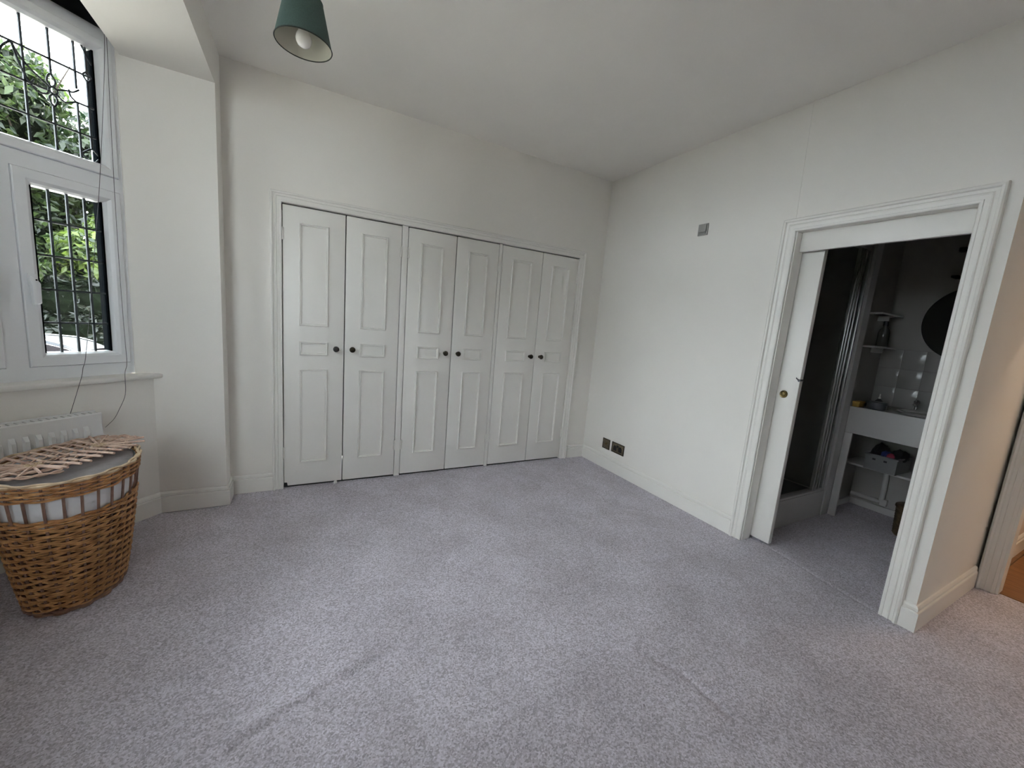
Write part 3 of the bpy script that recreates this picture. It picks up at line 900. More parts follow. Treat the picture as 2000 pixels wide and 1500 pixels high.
# ------------------------------------------------------------------ laundry basket
BC = Vector((-3.598, -0.857, 0.0))
bu = Vector((-0.10, 0.995, 0)).normalized(); bv_ = Vector((0.995, 0.10, 0)).normalized()
RIM = 0.595
def bpt(a, z, off=0.0):
    """point on the basket shell; a angle, z height, off outward offset"""
    t = max(0.0, min(1.0, z / RIM))
    k = t ** 0.8
    al = 0.212 + (0.287 - 0.212) * k + off
    as_ = 0.148 + (0.226 - 0.148) * k + off
    # slightly squarish oval
    c, s = math.cos(a), math.sin(a)
    return BC + bu * (al * math.copysign(abs(c) ** 0.94, c)) + bv_ * (as_ * math.copysign(abs(s) ** 0.94, s)) + Vector((0, 0, z))
bk = empty('laundry_basket', BC); tag(bk, 'oval brown wicker laundry basket with white cloth liner beside the radiator', 'basket')
NST = 28
def weave(name, rows, mat, r, amp, sub=6, jitter=0.0016, pair=2):
    bm = bmesh.new()
    for ri, z in enumerate(rows):
        ph = (ri // pair) % 2
        pts = []
        n = NST * sub
        j = random.uniform(-1, 1) * jitter
        for k in range(n + 1):
            a = 2 * math.pi * k / n
            w = math.cos(a * NST / 2 + math.pi * ph)
            w = math.copysign(abs(w) ** 0.6, w)
            zz = z + j + 0.0012 * math.sin(5 * a + ri * 1.7)
            pts.append(bpt(a, zz, amp * w))
        add_tube(bm, pts, r, 5, caps=False)
    o = bm_obj(name, bm, mat, bk, smooth=True)
    o['kind'] = 'stuff'
    return o
rows = []
z = 0.012
while z < 0.425:
    rows += [z, z + 0.0068]; z += 0.0150
weave('body_weave', rows, 'willow', 0.0038, 0.0062)
weave('foot_braid', [0.004, 0.010, 0.014], 'willow_dark', 0.006, 0.006, pair=1)
weave('middle_braid', [0.428, 0.436], 'willow', 0.0055, 0.006, pair=1)
weave('rim_weave', [0.530 + 0.0088 * k for k in range(7)], 'willow', 0.0048, 0.005, pair=1)
weave('rim_edge', [0.592, 0.597], 'willow_rim', 0.0055, 0.006, pair=1)
for k in range(NST):
    a = 2 * math.pi * k / NST
    tube('stake', [bpt(a, 0.004), bpt(a, 0.2), bpt(a, 0.43), bpt(a, 0.59)], 0.0048, 'willow_dark', bk, n=6)
bm = bmesh.new()
prev = None
for zi, z in enumerate([0.40, 0.425, 0.45, 0.475, 0.50, 0.545, 0.58]):
    ring_ = [bm.verts.new(bpt(2 * math.pi * k / 72, z, -0.012 + (0.003 * math.sin(k * 2.3 + zi) if 0.4 < z < 0.56 else 0))) for k in range(72)]
    if prev:
        for k in range(72): bm.faces.new((prev[k], prev[(k + 1) % 72], ring_[(k + 1) % 72], ring_[k]))
    prev = ring_
bm_obj('cloth_liner', bm, 'liner_cloth', bk, smooth=True)
bm = bmesh.new(); prev = None
for z in (0.012, 0.1, 0.2, 0.3, 0.41):
    ring_ = [bm.verts.new(bpt(2 * math.pi * k / 60, z, -0.013)) for k in range(60)]
    if prev:
        for k in range(60): bm.faces.new((prev[k], prev[(k + 1) % 60], ring_[(k + 1) % 60], ring_[k]))
    prev = ring_
bm_obj('weave_gap_shell', bm, 'weave_gap_shade', bk, smooth=True)  # dark shell added so the weave holes look shaded
bm = bmesh.new(); bm.faces.new([bm.verts.new(bpt(2 * math.pi * k / 48, 0.012, -0.004)) for k in range(48)])
bm_obj('base', bm, 'willow_dark', bk)
# grey cloth filling the basket
from mathutils import noise as _ns
bm = bmesh.new()
prev = None; cen = bm.verts.new(BC + Vector((0, 0, 0.575)))
for ri in range(1, 11):
    f = ri / 10 * 0.955
    ring_ = []
    for k in range(60):
        p = bpt(2 * math.pi * k / 60, 0.585, -0.010)
        q = BC + (p - BC) * f; 
        zz = 0.583 + 0.012 * _ns.noise(Vector((q.x * 9, q.y * 9, 2))) - (0.004 if ri == 10 else 0) 
        # sunken pocket at the wall side
        dd = (Vector((q.x, q.y, 0)) - cs(-2.10, -3.10)).length
        zz -= 0.10 * math.exp(-(dd / 0.11) ** 2)
        ring_.append(bm.verts.new((q.x, q.y, zz)))
    for k in range(60):
        if prev is None: bm.faces.new((cen, ring_[k], ring_[(k + 1) % 60]))
        else: bm.faces.new((prev[k], prev[(k + 1) % 60], ring_[(k + 1) % 60], ring_[k]))
    prev = ring_
gc = bm_obj('laundry_cloth', bm, 'grey_cloth', None, loc=BC + Vector((0, 0, 0.56)), smooth=True)
tag(gc, 'grey cloth filling the top of the wicker laundry basket', 'cloth')

# broken wicker lid lying on top
lid = empty('lid', BC + Vector((0, 0, 0.602)), bk); lid['label'] = 'unravelling pink-brown wicker lid'
h1 = Vector((-3.668, -0.940, 0.0)); h2 = Vector((-3.548, -0.700, 0.0))
la = (h2 - h1).normalized(); ln = Vector((la.y, -la.x, 0))          # ln points to +x,-y (towards the camera side)
lc = (h1 + h2) / 2
hl = (h2 - h1).length / 2
ZL = 0.612
def oval(dist, a):
    """stadium outline around the two hubs at distance dist; a in 0..1 round"""
    P = 2 * (2 * hl) + 2 * math.pi * dist
    d = (a % 1.0) * P
    if d < 2 * hl: return lc + la * (-hl + d) + ln * dist
    d -= 2 * hl
    if d < math.pi * dist:
        t = d / dist
        return h2 + ln * (dist * math.cos(t)) + la * (dist * math.sin(t))
    d -= math.pi * dist
    if d < 2 * hl: return lc + la * (hl - d) - ln * dist
    d -= 2 * hl
    t = d / dist
    return h1 - ln * (dist * math.cos(t)) - la * (dist * math.sin(t))
def lid_band(name, dist, n_rods, a0, a1, spread, mat, r=0.0032, amp=0.004, nsp=34):
    bm = bmesh.new()
    for k in range(n_rods):
        pts = []
        off = (k - (n_rods - 1) / 2) * spread
        N_ = 150
        for i in range(N_ + 1):
            a = a0 + (a1 - a0) * i / N_
            p = oval(dist + off + 0.003 * math.sin(11 * a + k), a)
            w = math.cos(a * math.pi * nsp + math.pi * (k % 2))
            pts.append(p + Vector((0, 0, ZL + amp * w + 0.001 * k)))
        add_tube(bm, pts, r, 5)
    o = bm_obj(name, bm, mat, lid, smooth=True); o['kind'] = 'stuff'
lid_band('middle_ring', 0.046, 2, 0, 1, 0.0060, 'willow_pink')
lid_band('outer_ring', 0.096, 3, 0, 1, 0.0060, 'willow_pink')
lid_band('back_rim', 0.152, 3, 0.30, 0.98, 0.0065, 'willow_pink')
bm = bmesh.new()
for k in range(4):
    off = (k - 1.5) * 0.006
    pts = [lc + la * (-hl - 0.012 + (2 * hl + 0.024) * i / 60) + ln * (off + 0.004 * math.sin(i * 0.9 + k)) + Vector((0, 0, ZL + 0.004 * math.cos(i * 0.8 + math.pi * (k % 2)))) for i in range(61)]
    add_tube(bm, pts, 0.0034, 5)
o = bm_obj('spine_braid', bm, 'willow_pink', lid, smooth=True); o['kind'] = 'stuff'
def spoke(p, d, L0, L1, r=0.0054):
    d = d.normalized()
    e = p + d * L1
    q = p + d * L0
    z0 = ZL + random.uniform(-0.002, 0.003); z1 = ZL + random.uniform(0.002, 0.010)
    tube('spoke', [q + Vector((0, 0, z0)), (q + e) / 2 + Vector((0, 0, (z0 + z1) / 2 + 0.001)), e + Vector((0, 0, z1))], r, 'willow_pink', lid, n=6)
for i in range(7):
    t = -1 + 2 * i / 6
    skew = la * 0.22
    spoke(lc + la * (hl * t), ln - skew * 0.3, 0.0, 0.168 + random.uniform(-0.020, 0.016))
    spoke(lc + la * (hl * t), -ln + skew, 0.0, 0.152)
for i in range(8):
    t = math.pi * (i + 0.5) / 8
    spoke(h2, ln * math.cos(t) + la * math.sin(t), 0.012, 0.150 + random.uniform(0, 0.018))
    spoke(h1, ln * math.cos(t) - la * math.sin(t), 0.012, 0.152 + random.uniform(-0.01, 0.012))
for h_ in (h1, h2):
    bm = bmesh.new()
    for k in range(3):
        R_ = 0.012 + 0.006 * k
        add_tube(bm, [h_ + Vector((R_ * math.cos(t * 0.4), R_ * math.sin(t * 0.4), ZL + 0.004 + 0.003 * math.cos(t * 3.1 + k))) for t in range(17)], 0.0028, 5)
    o = bm_obj('hub_coil', bm, 'willow_rim', lid, smooth=True); o['kind'] = 'stuff'

# ------------------------------------------------------------------ bathroom contents
# shower tray
st = empty('shower_tray', (0.64, -1.45, 0.0)); tag(st, 'raised white shower tray behind the sliding door', 'shower tray')
box('riser', 0.197, 1.083, -1.772, -1.755, 0.0, 0.215, 'pipe_white', st, bevel=0.002)
box('tray_rim', 0.197, 1.074, -1.768, -1.715, 0.205, 0.232, 'pipe_white', st, bevel=0.006)
box('tray_floor', 0.197, 1.074, -1.715, -0.862, 0.16, 0.19, 'shower_panel', st)
# folded shower screen
sd = empty('shower_screen', (0.95, -1.75, 0.232)); tag(sd, 'folded shower screen with silver uprights standing on the tray', 'shower screen')
for i, x in enumerate((0.905, 0.955, 1.010)):
    y = -1.752 + 0.004 * i
    box('upright', x - 0.009, x + 0.009, y - 0.012, y + 0.012, 0.232, 2.10, 'alu', sd, bevel=0.003)
    if i < 2:
        box('screen_panel', x + 0.010, x + 0.040, y + 0.002, y + 0.006, 0.24, 2.09, 'shower_panel', sd)
box('wall_channel', 1.048, 1.074, -1.765, -1.735, 0.232, 2.12, 'alu', sd, bevel=0.002)
box('top_track', 0.197, 1.074, -1.765, -1.735, 2.10, 2.135, 'alu', sd, bevel=0.002)

# vanity unit
vn = empty('vanity_counter', (1.45, -2.15, 0.0)); tag(vn, 'white boxed-in vanity counter with inset basin and open space below', 'vanity')
VX = 1.184
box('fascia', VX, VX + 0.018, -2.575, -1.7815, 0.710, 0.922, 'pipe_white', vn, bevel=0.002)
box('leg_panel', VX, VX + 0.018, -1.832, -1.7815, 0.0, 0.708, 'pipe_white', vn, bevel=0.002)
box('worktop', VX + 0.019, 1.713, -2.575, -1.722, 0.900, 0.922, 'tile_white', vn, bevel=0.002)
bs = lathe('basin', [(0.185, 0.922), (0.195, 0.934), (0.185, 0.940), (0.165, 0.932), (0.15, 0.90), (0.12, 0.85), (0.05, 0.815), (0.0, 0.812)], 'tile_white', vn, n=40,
           xf=lambda v: Vector((1.44 + v.x * 1.02, -2.22 + v.y * 1.2, v.z)))
tp = tube('tap', smooth_pts([(1.645, -2.03, 0.922), (1.645, -2.03, 0.975), (1.62, -2.03, 0.990), (1.58, -2.035, 0.975)]), 0.010, 'chrome', vn, n=10)
lathe('tap_head', [(0.0, 0.985), (0.018, 0.985), (0.020, 1.0), (0.012, 1.010), (0.0, 1.012)], 'chrome', tp, n=16, xf=lambda v: Vector((1.645 + v.x, -2.03 + v.y, v.z)), loc=wloc(vn))
for (y0, y1) in ((-2.575, -1.725),):
    box('shelf', 1.40, 1.712, y0, y1, 0.414, 0.430, 'pipe_white', vn, bevel=0.001)
# pipe boxing on the back wall
pp = empty('waste_pipe', (1.70, -1.95, 0.05)); tag(pp, 'white waste pipe running along the wall under the vanity counter', 'pipe')
tube('vertical_pipe', [(1.690, -1.945, 0.11), (1.690, -1.940, 0.405)], 0.020, 'pipe_white', pp, n=14)
tube('horizontal_pipe', [(1.690, -1.985, 0.105), (1.690, -1.735, 0.095)], 0.020, 'pipe_white', pp, n=14)
box('pipe_elbow', 1.668, 1.712, -1.985, -1.940, 0.075, 0.130, 'pipe_white', pp, bevel=0.006)
tube('trap_pipe', [(1.60, -2.24, 0.431), (1.60, -2.24, 0.80)], 0.022, 'pipe_white', pp, n=14)
# tiles on the back wall
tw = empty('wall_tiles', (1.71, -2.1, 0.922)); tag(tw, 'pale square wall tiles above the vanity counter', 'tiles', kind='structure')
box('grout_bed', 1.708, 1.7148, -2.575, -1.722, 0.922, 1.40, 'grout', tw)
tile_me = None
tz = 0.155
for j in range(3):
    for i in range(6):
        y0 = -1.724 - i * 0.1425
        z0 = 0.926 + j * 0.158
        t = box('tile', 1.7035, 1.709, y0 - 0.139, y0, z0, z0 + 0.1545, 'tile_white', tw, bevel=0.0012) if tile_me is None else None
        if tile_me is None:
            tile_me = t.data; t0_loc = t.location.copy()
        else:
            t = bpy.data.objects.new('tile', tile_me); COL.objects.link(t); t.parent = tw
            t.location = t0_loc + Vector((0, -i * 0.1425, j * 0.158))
# round mirror
mr = empty('round_mirror', (1.705, -2.215, 1.34)); tag(mr, 'large round dark mirror hanging over the vanity counter', 'mirror')
lathe('mirror_glass', [(0.0, 0.010), (0.276, 0.010), (0.282, 0.006)], 'mirror_dark', mr, n=72, xf=lambda v: Vector((1.706 - v.z, -2.215 + v.x, 1.625 + v.y)))
lathe('mirror_back', [(0.282, 0.006), (0.282, 0.0), (0.0, 0.0)], 'cap_dark', mr, n=72, xf=lambda v: Vector((1.706 - v.z, -2.215 + v.x, 1.625 + v.y)))
# dark wall light above it
wl = empty('wall_light', (1.70, -2.10, 1.96)); tag(wl, 'slim dark wall light fitting above the round mirror', 'wall light')
box('back_plate', 1.695, 1.714, -2.16, -2.09, 1.97, 2.16, 'cap_dark', wl, bevel=0.003)
box('lamp_arm', 1.60, 1.70, -2.10, -2.060, 1.958, 1.975, 'cap_dark', wl, bevel=0.003)
box('lamp_tube', 1.60, 1.66, -2.17, -2.068, 2.145, 2.175, 'cap_dark', wl, bevel=0.004)
# wall shelves in the alcove
for z, l in ((1.398, 'small white alcove shelf holding a clear bottle'), (1.660, 'small white alcove shelf above the one with the bottle')):
    s_ = empty('wall_shelf', (1.6, -1.76, z)); tag(s_, l, 'shelf', 'alcove shelves')
    box('shelf_board', 1.30, 1.712, -1.815, -1.722, z, z + 0.014, 'pipe_white', s_, bevel=0.002)
    box('bracket', 1.50, 1.515, -1.795, -1.7215, z - 0.04, z - 0.0005, 'pipe_white', s_)
bt = empty('clear_bottle', (1.55, -1.765, 1.412)); tag(bt, 'clear bottle with dark cap on the alcove shelf', 'bottle')
BX = lambda v: Vector((1.55 + v.x, -1.765 + v.y, 1.412 + v.z))
lathe('bottle_body', [(0.0, 0.0), (0.034, 0.0), (0.037, 0.005), (0.037, 0.11), (0.030, 0.14), (0.013, 0.16), (0.012, 0.172), (0.0, 0.172)], 'bottle_glass', bt, n=24, xf=BX)
lathe('bottle_cap', [(0.0, 0.172), (0.016, 0.172), (0.016, 0.205), (0.0, 0.206)], 'cap_dark', bt, n=20, xf=BX)
# things on the counter
yb = empty('yellow_box', (1.215, -1.80, 0.922)); tag(yb, 'small yellow box on the vanity counter beside the round tin', 'box')
box('box_body', VX + 0.004, 1.285, -1.835, -1.790, 0.922, 0.962, 'yellow_card', yb, bevel=0.003)
box('box_lid', VX + 0.002, 1.287, -1.837, -1.788, 0.952, 0.966, 'yellow_card', yb, bevel=0.003)
tn = empty('round_tin', (1.285, -1.925, 0.922)); tag(tn, 'round dark metal tin on the vanity counter', 'tin')
TX = lambda v: Vector((1.265 + v.x, -1.915 + v.y, 0.922 + v.z))
lathe('tin_body', [(0.0, 0.0), (0.058, 0.0), (0.060, 0.003), (0.060, 0.046), (0.0, 0.046)], 'tin_metal', tn, n=36, xf=TX)
lathe('tin_lid', [(0.062, 0.040), (0.063, 0.042), (0.063, 0.057), (0.060, 0.060), (0.0, 0.061)], 'tin_metal', tn, n=36, xf=TX)
sp = empty('soap_bottle', (1.52, -1.83, 0.922)); tag(sp, 'white pump bottle standing behind the round tin', 'bottle')
SX = lambda v: Vector((1.50 + v.x, -1.845 + v.y, 0.922 + v.z))
lathe('bottle_body', [(0.0, 0.0), (0.024, 0.0), (0.026, 0.004), (0.026, 0.045), (0.012, 0.06), (0.009, 0.066), (0.0, 0.066)], 'bottle_glass', sp, n=24, xf=SX)
lathe('pump', [(0.0, 0.066), (0.008, 0.066), (0.008, 0.076), (0.004, 0.08), (0.004, 0.105), (0.0, 0.106)], 'pale_plastic', sp, n=16, xf=SX)
# crate under the counter with cloths in it
cr = empty('storage_crate', (1.43, -2.0, 0.430)); tag(cr, 'dark grey plastic crate full of oddments on the shelf under the counter', 'crate')
cx0, cx1, cy0, cy1, cz0, cz1 = 1.345, 1.62, -2.085, -1.890, 0.4305, 0.555
bm = bmesh.new()
add_box(bm, cx0, cx1, cy0, cy1, cz0, cz0 + 0.006)
add_box(bm, cx0, cx0 + 0.006, cy0, cy1, cz0 + 0.006, cz1)
add_box(bm, cx1 - 0.006, cx1, cy0, cy1, cz0 + 0.006, cz1)
add_box(bm, cx0 + 0.006, cx1 - 0.006, cy0, cy0 + 0.006, cz0 + 0.006, cz1)
add_box(bm, cx0 + 0.006, cx1 - 0.006, cy1 - 0.006, cy1, cz0 + 0.006, cz1)
bm_obj('crate_body', bm, 'crate_grey', cr)
sweep('crate_rim', [(cx0, cy0), (cx1, cy0), (cx1, cy1), (cx0, cy1)], [(0.006, -0.012), (-0.006, -0.012), (-0.008, -0.004), (-0.006, 0.0), (0.008, 0.0), (0.006, -0.012)], lambda x, y, h: Vector((x, y, cz1 + 0.004 + h)), 'crate_grey', cr, closed=True)
for y in (-1.945, -2.015):
    box('hand_hole', cx0 - 0.0015, cx0 + 0.001, y - 0.010, y + 0.010, 0.512, 0.526, 'socket_hole', cr)
def blob(name, c, r, mat, label, cat, seed, grp=None):
    bm = bmesh.new()
    bmesh.ops.create_icosphere(bm, subdivisions=3, radius=1.0)
    for v in bm.verts:
        k = 1 + 0.30 * _ns.noise(v.co * 1.8 + Vector((seed, 0, 0))) + 0.12 * _ns.noise(v.co * 4.5 + Vector((0, seed, 0)))
        v.co = Vector((c[0] + v.co.x * r[0] * k, c[1] + v.co.y * r[1] * k, c[2] + v.co.z * r[2] * k))
    o = bm_obj(name, bm, mat, None, loc=Vector((c[0], c[1], c[2] - r[2])), smooth=True)
    tag(o, label, cat, grp)
blob('cloth_bag', (1.46, -1.945, 0.565), (0.085, 0.048, 0.070), 'cloth_black', 'black cloth bag poking out of the grey crate', 'bag', 1.0)
blob('blue_cloth', (1.41, -1.990, 0.560), (0.040, 0.026, 0.036), 'cloth_blue', 'dark blue cloth ball in the grey crate', 'cloth', 2.0)
blob('red_cloth', (1.385, -2.028, 0.553), (0.030, 0.024, 0.034), 'cloth_red', 'red cloth ball in the grey crate', 'cloth', 3.0)
blob('dark_pouch', (1.50, -2.05, 0.560), (0.09, 0.05, 0.05), 'cloth_black', 'flat black pouch over the end of the grey crate', 'pouch', 4.0)
# small wicker bin, mostly hidden by the door trim
wb_c = Vector((1.36, -2.235, 0.0))
wbin = empty('wicker_bin', wb_c); tag(wbin, 'dark wicker bin with flat lid standing in front of the vanity leg space', 'bin')
WX = lambda v: wb_c + v
lathe('bin_body', [(0.0, 0.0), (0.085, 0.0), (0.088, 0.01), (0.098, 0.21), (0.0, 0.21)], 'willow_stool', wbin, n=36, xf=WX)
bm = bmesh.new()
for k in range(20):
    z = 0.012 + k * 0.0103
    R_ = 0.0885 + 0.0095 * z / 0.21
    add_tube(bm, [WX(Vector(((R_ + 0.002 * math.cos(t * math.pi + k * math.pi)) * math.cos(2 * math.pi * t / 40), (R_ + 0.002 * math.cos(t * math.pi + k * math.pi)) * math.sin(2 * math.pi * t / 40), z))) for t in range(41)], 0.0042, 5, caps=False)
o = bm_obj('bin_weave', bm, 'willow_stool', wbin, smooth=True); o['kind'] = 'stuff'
lathe('bin_lid', [(0.0, 0.212), (0.104, 0.212), (0.109, 0.220), (0.107, 0.234), (0.098, 0.240), (0.0, 0.244)], 'willow_stool', wbin, n=36, xf=WX)

# ------------------------------------------------------------------ hall beyond the doorway: ceiling lamp
hl_ = empty('hall_lamp', (1.55, -3.35, H)); tag(hl_, 'warm glowing ceiling globe lamp in the hall', 'lamp')
HX = lambda v: Vector((1.55 + v.x, -3.35 + v.y, v.z))
lathe('globe', [(0.0, 2.56), (0.04, 2.565), (0.07, 2.585), (0.085, 2.62), (0.085, 2.65), (0.07, 2.69), (0.04, 2.715), (0.0, 2.72)], 'hall_bulb', hl_, n=32, xf=HX)
lathe('lamp_cap', [(0.0, 2.71), (0.05, 2.712), (0.05, 2.80), (0.0, 2.80)], 'pale_plastic', hl_, n=24, xf=HX)
# chest-like low white panel glimpsed in the hall
hc = empty('hall_cabinet', (2.2, -2.80, 0.0)); tag(hc, 'low pale hall cabinet on short feet', 'cabinet')
box('cabinet_body', 2.05, 2.33, -3.15, -2.70, 0.10, 0.80, 'hall_paint', hc, bevel=0.004)
for (x, y) in ((2.07, -2.72), (2.07, -3.13), (2.31, -2.72), (2.31, -3.13)):
    box('foot', x - 0.018, x + 0.018, y - 0.018, y + 0.018, 0.0, 0.10, 'willow_stool', hc)

# ------------------------------------------------------------------ outdoors
GZ = -1.45
gr = box('ground', -40, 30, -30, 45, GZ - 0.3, GZ, 'asphalt'); tag(gr, 'grey driveway outside the bay window', 'ground', kind='structure')

def make_car(center, heading):
    """simple estate car; local x forward, y left"""
    root = empty('parked_car', (center[0], center[1], GZ)); tag(root, 'silver car with dark side windows parked beyond the bay window', 'car')
    ch, sh_ = math.cos(heading), math.sin(heading)
    def xf(v): return Vector((center[0] + ch * v.x - sh_ * v.y, center[1] + sh_ * v.x + ch * v.y, GZ + v.z))
    # lower body loft: stations (x, half width, z sill, z shoulder)
    st = [(-2.15, 0.62, 0.45, 0.75), (-2.08, 0.78, 0.32, 0.90), (-1.75, 0.86, 0.25, 0.97), (-1.0, 0.88, 0.22, 0.96), (0.0, 0.88, 0.22, 0.94), (0.9, 0.88, 0.22, 0.92), (1.5, 0.86, 0.25, 0.84), (1.95, 0.78, 0.30, 0.72), (2.12, 0.60, 0.40, 0.60)]
    bm = bmesh.new(); rings = []
    for x, w, z0, z1 in st:
        pr = [(-w * 0.92, z0), (-w, z0 + 0.12), (-w, z1 - 0.15), (-w * 0.93, z1 - 0.02), (-w * 0.6, z1 + 0.02), (0, z1 + 0.03), (w * 0.6, z1 + 0.02), (w * 0.93, z1 - 0.02), (w, z1 - 0.15), (w, z0 + 0.12), (w * 0.92, z0)]
        rings.append([bm.verts.new(xf(Vector((x, y, z)))) for y, z in pr])
    for a, b in zip(rings, rings[1:]):
        for k in range(len(a)): bm.faces.new((a[k], a[(k + 1) % len(a)], b[(k + 1) % len(a)], b[k]))
    bm.faces.new(rings[0]); bm.faces.new(rings[-1])
    bm_obj('body', bm, 'car_paint', root, smooth=True)
    # roof and greenhouse: profile stations along x : (x, z, half width)
    roof = [(-1.55, 1.18, 0.60), (-1.30, 1.36, 0.61), (-0.9, 1.46, 0.62), (-0.3, 1.50, 0.63), (0.25, 1.47, 0.62), (0.65, 1.36, 0.61), (0.95, 1.22, 0.61)]
    bm = bmesh.new(); rings = []
    for x, z, w in roof:
        pr = [(-w - 0.03, z - 0.07), (-w, z - 0.025), (-w * 0.7, z), (0, z + 0.012), (w * 0.7, z), (w, z - 0.025), (w + 0.03, z - 0.07)]
        rings.append([bm.verts.new(xf(Vector((x, y, zz)))) for y, zz in pr])
    for a, b in zip(rings, rings[1:]):
        for k in range(len(a) - 1): bm.faces.new((a[k], a[k + 1], b[k + 1], b[k]))
    ro = bm_obj('roof', bm, 'car_paint', root, smooth=True)
    for sgn in (-1, 1):
        tube('roof_rail', [xf(Vector((x, sgn * (w - 0.01), z - 0.012 + 0.02))) for x, z, w in roof[1:-1]], 0.014, 'alu', root, n=8)
        # side glass : polygon from shoulder to roof edge
        def side(nm, pts, mat, off=0.0):
            bm = bmesh.new()
            o_ = [bm.verts.new(xf(Vector((x, sgn * (y + off), z)))) for x, y, z in pts]
            i_ = [bm.verts.new(xf(Vector((x, sgn * (y + off - 0.02), z)))) for x, y, z in pts]
            bm.faces.new(o_); bm.faces.new(i_)
            n = len(pts)
            for k in range(n): bm.faces.new((o_[k], o_[(k + 1) % n], i_[(k + 1) % n], i_[k]))
            return bm_obj(nm, bm, mat, root)
        side('side_window', [(-1.60, 0.78, 0.97), (-0.95, 0.80, 0.96), (-0.95, 0.66, 1.38), (-1.28, 0.65, 1.30)], 'car_glass')
        side('side_window', [(-0.88, 0.80, 0.96), (-0.02, 0.80, 0.95), (-0.02, 0.665, 1.425), (-0.88, 0.66, 1.39)], 'car_glass')
        side('side_window', [(0.06, 0.80, 0.95), (1.15, 0.78, 0.93), (0.66, 0.64, 1.28), (0.25, 0.66, 1.40), (0.06, 0.665, 1.42)], 'car_glass')
        side('pillar', [(-0.95, 0.80, 0.95), (-0.88, 0.80, 0.95), (-0.88, 0.66, 1.41), (-0.95, 0.66, 1.41)], 'car_paint', 0.004)
        side('pillar', [(-0.03, 0.80, 0.95), (0.07, 0.80, 0.95), (0.07, 0.665, 1.43), (-0.03, 0.665, 1.43)], 'car_paint', 0.004)
        side('pillar', [(1.12, 0.79, 0.92), (1.28, 0.76, 0.90), (0.92, 0.63, 1.20), (0.62, 0.645, 1.33), (0.66, 0.645, 1.27)], 'car_paint', 0.006)
        side('pillar', [(-1.75, 0.77, 0.97), (-1.58, 0.785, 0.97), (-1.26, 0.652, 1.31), (-1.30, 0.64, 1.33), (-1.55, 0.63, 1.16)], 'car_paint', 0.006)
        tube('window_trim', [xf(Vector((x, sgn * (w + 0.045), z - 0.085))) for x, z, w in roof[1:]], 0.010, 'alu', root, n=6)
        for wx in (-1.30, 1.32):
            lathe('wheel', [(0.0, 0.06), (0.16, 0.07), (0.20, 0.09), (0.30, 0.09), (0.32, 0.06), (0.32, -0.08), (0.0, -0.08)], 'tyre', root, n=28,
                  xf=lambda v: xf(Vector((wx + v.x, sgn * (0.79 + v.z), 0.32 + v.y))))
    def panel(nm, pts, mat):
        bm = bmesh.new(); bm.faces.new([bm.verts.new(xf(Vector(p))) for p in pts])
        r = bmesh.ops.solidify(bm, geom=list(bm.faces), thickness=0.015)
        return bm_obj(nm, bm, mat, root)
    panel('windscreen', [(1.40, -0.70, 0.90), (1.40, 0.70, 0.90), (0.95, 0.60, 1.20), (0.95, -0.60, 1.20)], 'car_glass')
    panel('rear_window', [(-1.85, -0.68, 0.97), (-1.85, 0.68, 0.97), (-1.55, 0.58, 1.17), (-1.55, -0.58, 1.17)], 'car_glass')
    return root
vd = Vector((-2.66, 7.53)) / 8.0          # viewing direction from the camera through the lower light
cpos = Vector((-2.694, -3.2156)) + vd * 15.8 + Vector((-vd.y, vd.x)) * 0.55
make_car((cpos.x, cpos.y), math.radians(-6))

def leaf_mesh(bm, c, r, n, size, flat=0.9, shell=0.55):
    for _ in range(n):
        while True:
            d = Vector((random.uniform(-1, 1), random.uniform(-1, 1), random.uniform(-1, 1)))
            if 0.05 < d.length < 1: break
        d.normalize()
        k = shell + (1 - shell) * random.random() ** 0.6
        p = Vector((c[0] + d.x * r[0] * k, c[1] + d.y * r[1] * k, c[2] + d.z * r[2] * k))
        if p.z < GZ + 0.02: continue
        nrm = (d * 0.6 + Vector((random.gauss(0, 1), random.gauss(0, 1), random.gauss(0, 1) + 0.6)) * 0.6).normalized()
        u = nrm.orthogonal().normalized()
        ang = random.uniform(0, 6.283)
        w = nrm.cross(u)
        u, w = u * math.cos(ang) + w * math.sin(ang), w * math.cos(ang) - u * math.sin(ang)
        s = size * random.uniform(0.6, 1.3)
        a = bm.verts.new(p - u * s); b = bm.verts.new(p + w * s * 0.42 + nrm * s * 0.10); e = bm.verts.new(p + u * s); g = bm.verts.new(p - w * s * 0.42 + nrm * s * 0.10)
        bm.faces.new((a, b, e)); bm.faces.new((a, e, g))

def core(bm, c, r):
    """added near-black blob filling leaf gaps; inner shade put into its colour"""
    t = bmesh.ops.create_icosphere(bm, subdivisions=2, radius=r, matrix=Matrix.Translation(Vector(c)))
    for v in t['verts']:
        v.co = Vector(c) + (v.co - Vector(c)) * (1 + 0.5 * _ns.noise(v.co * 2.7))

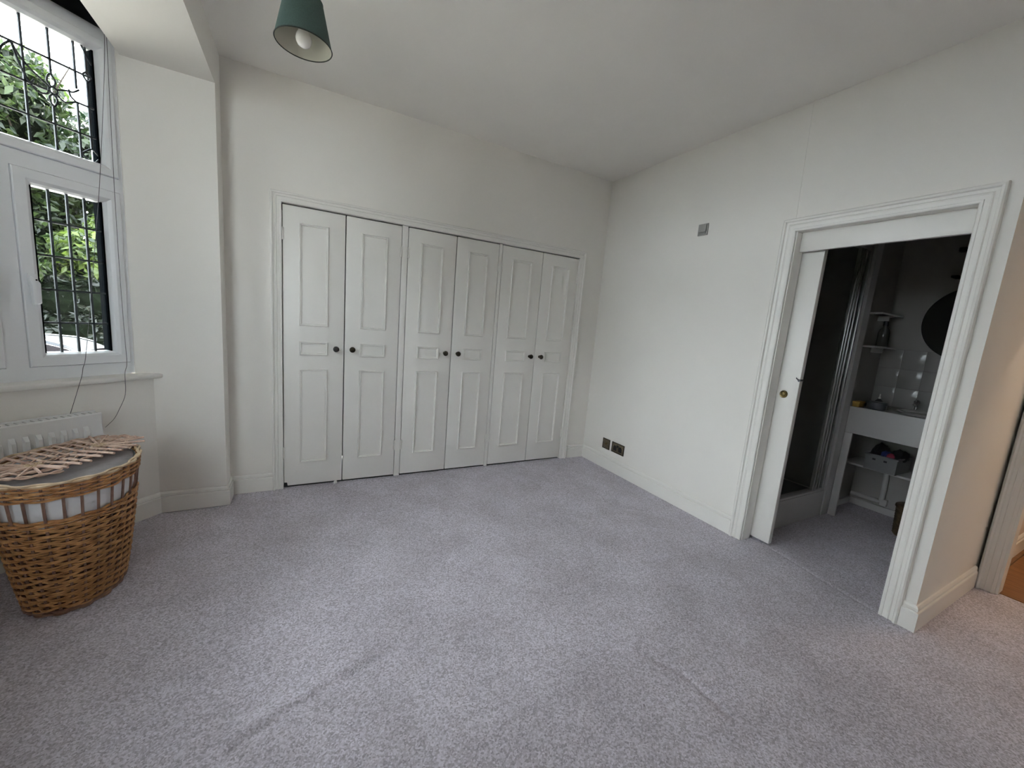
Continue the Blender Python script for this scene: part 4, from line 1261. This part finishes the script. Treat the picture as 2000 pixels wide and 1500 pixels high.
def tree(name, pos, h, spread, mat, n, size, label, cat='tree', low=0.25, clusters=14, trunk=True):
    root = empty(name, (pos[0], pos[1], GZ)); tag(root, label, cat, 'greenery beyond the driveway')
    if trunk:
        br = tube('trunk', [(pos[0], pos[1], GZ), (pos[0] + 0.08, pos[1] + 0.05, GZ + h * 0.35), (pos[0] - 0.05, pos[1], GZ + h * 0.8)], 0.05 * h / 3, 'bark', root, n=10, r2=0.04)
        bm = bmesh.new()
        for i in range(7):
            a = 2 * math.pi * i / 7 + 0.3
            z = GZ + h * (0.3 + 0.06 * i)
            add_tube(bm, [(pos[0], pos[1], z), (pos[0] + math.cos(a) * spread * 0.35, pos[1] + math.sin(a) * spread * 0.35, z + h * 0.10), (pos[0] + math.cos(a) * spread * 0.7, pos[1] + math.sin(a) * spread * 0.7, z + h * 0.2)], 0.05, 6, r2=0.015)
        bm_obj('branches', bm, 'bark', root, smooth=True)
    bm = bmesh.new(); bc = bmesh.new()
    for i in range(clusters):
        a = random.uniform(0, 6.283); q = random.uniform(0.1, 0.8) * spread
        t = random.uniform(low, 0.88)
        q *= math.sin(math.pi * min(1, (t - low + 0.25) / (1.1 - low)))
        c = (pos[0] + math.cos(a) * q, pos[1] + math.sin(a) * q, GZ + h * t)
        rr = random.uniform(0.28, 0.48) * spread
        leaf_mesh(bm, c, (rr, rr, rr * 0.85), n // clusters, size)
        core(bc, c, rr * 0.55)
    o = bm_obj('crown', bm, mat, root, recalc=False); o['kind'] = 'stuff'
    o = bm_obj('inner_shade', bc, 'leaf_gap_shade', root, recalc=False); o['kind'] = 'stuff'
    return root
def at(px_dir, dist, lat=0.0):
    p = Vector((-2.694, -3.2156)) + vd * dist
    n = Vector((-vd.y, vd.x))
    return (p.x + n.x * lat, p.y + n.y * lat)
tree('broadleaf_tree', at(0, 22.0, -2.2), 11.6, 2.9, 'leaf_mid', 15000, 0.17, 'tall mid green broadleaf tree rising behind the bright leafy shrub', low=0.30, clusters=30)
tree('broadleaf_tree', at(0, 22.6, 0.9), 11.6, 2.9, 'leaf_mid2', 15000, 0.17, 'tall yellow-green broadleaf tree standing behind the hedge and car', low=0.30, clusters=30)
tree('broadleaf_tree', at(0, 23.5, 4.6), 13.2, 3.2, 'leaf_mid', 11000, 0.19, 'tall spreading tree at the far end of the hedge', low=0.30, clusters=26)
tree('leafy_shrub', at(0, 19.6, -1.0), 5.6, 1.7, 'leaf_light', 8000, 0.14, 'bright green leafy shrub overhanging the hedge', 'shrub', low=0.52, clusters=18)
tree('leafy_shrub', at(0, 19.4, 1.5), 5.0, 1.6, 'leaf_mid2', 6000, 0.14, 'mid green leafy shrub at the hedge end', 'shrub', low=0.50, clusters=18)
# hedge: dark clipped mass
hg = empty('hedge', (*at(0, 19.0, 0.5), GZ)); tag(hg, 'dark dense hedge running behind the parked car', 'hedge')
bm = bmesh.new(); bc = bmesh.new()
for i in range(16):
    p = at(0, 19.0 + 0.3 * math.sin(i * 1.7), -3.6 + i * 0.55)
    leaf_mesh(bm, (p[0], p[1], GZ + 1.5), (0.70, 0.70, 1.75), 1300, 0.13, shell=0.5)
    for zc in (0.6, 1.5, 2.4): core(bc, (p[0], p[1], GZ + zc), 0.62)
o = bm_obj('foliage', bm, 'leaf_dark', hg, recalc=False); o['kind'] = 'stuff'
o = bm_obj('inner_shade', bc, 'leaf_gap_shade', hg, recalc=False); o['kind'] = 'stuff'
for i in range(8):
    p = at(0, 19.0, -3.4 + i * 1.1)
    tube('stem', [(p[0], p[1], GZ), (p[0] + 0.03, p[1], GZ + 2.4)], 0.04, 'bark', hg, n=7)

# unseen hedge added to cut low skylight, raised towards the distant cant
th = empty('light_block_hedge', (-11.5, -3.0, GZ)); tag(th, 'added tall hedge out of view, cutting low daylight to the bay', 'hedge')
bm = bmesh.new()
for i in range(15):
    y = 5.0 - i * 1.25
    for z in ((1.1, 2.5) if y > -6.5 else (1.1, 2.5, 4.0, 5.4)):
        leaf_mesh(bm, (-11.5 + 0.4 * math.sin(i * 2.1 + z), y, GZ + z), (0.9, 1.0, 1.0), 300, 0.26, shell=0.2)
o = bm_obj('foliage', bm, 'leaf_mid', th, recalc=False); o['kind'] = 'stuff'
for i in range(8):
    y = 4.6 - i * 2.3
    tube('stem', [(-11.5, y, GZ), (-11.45, y, GZ + 2.6)], 0.07, 'bark', th, n=7, r2=0.03)
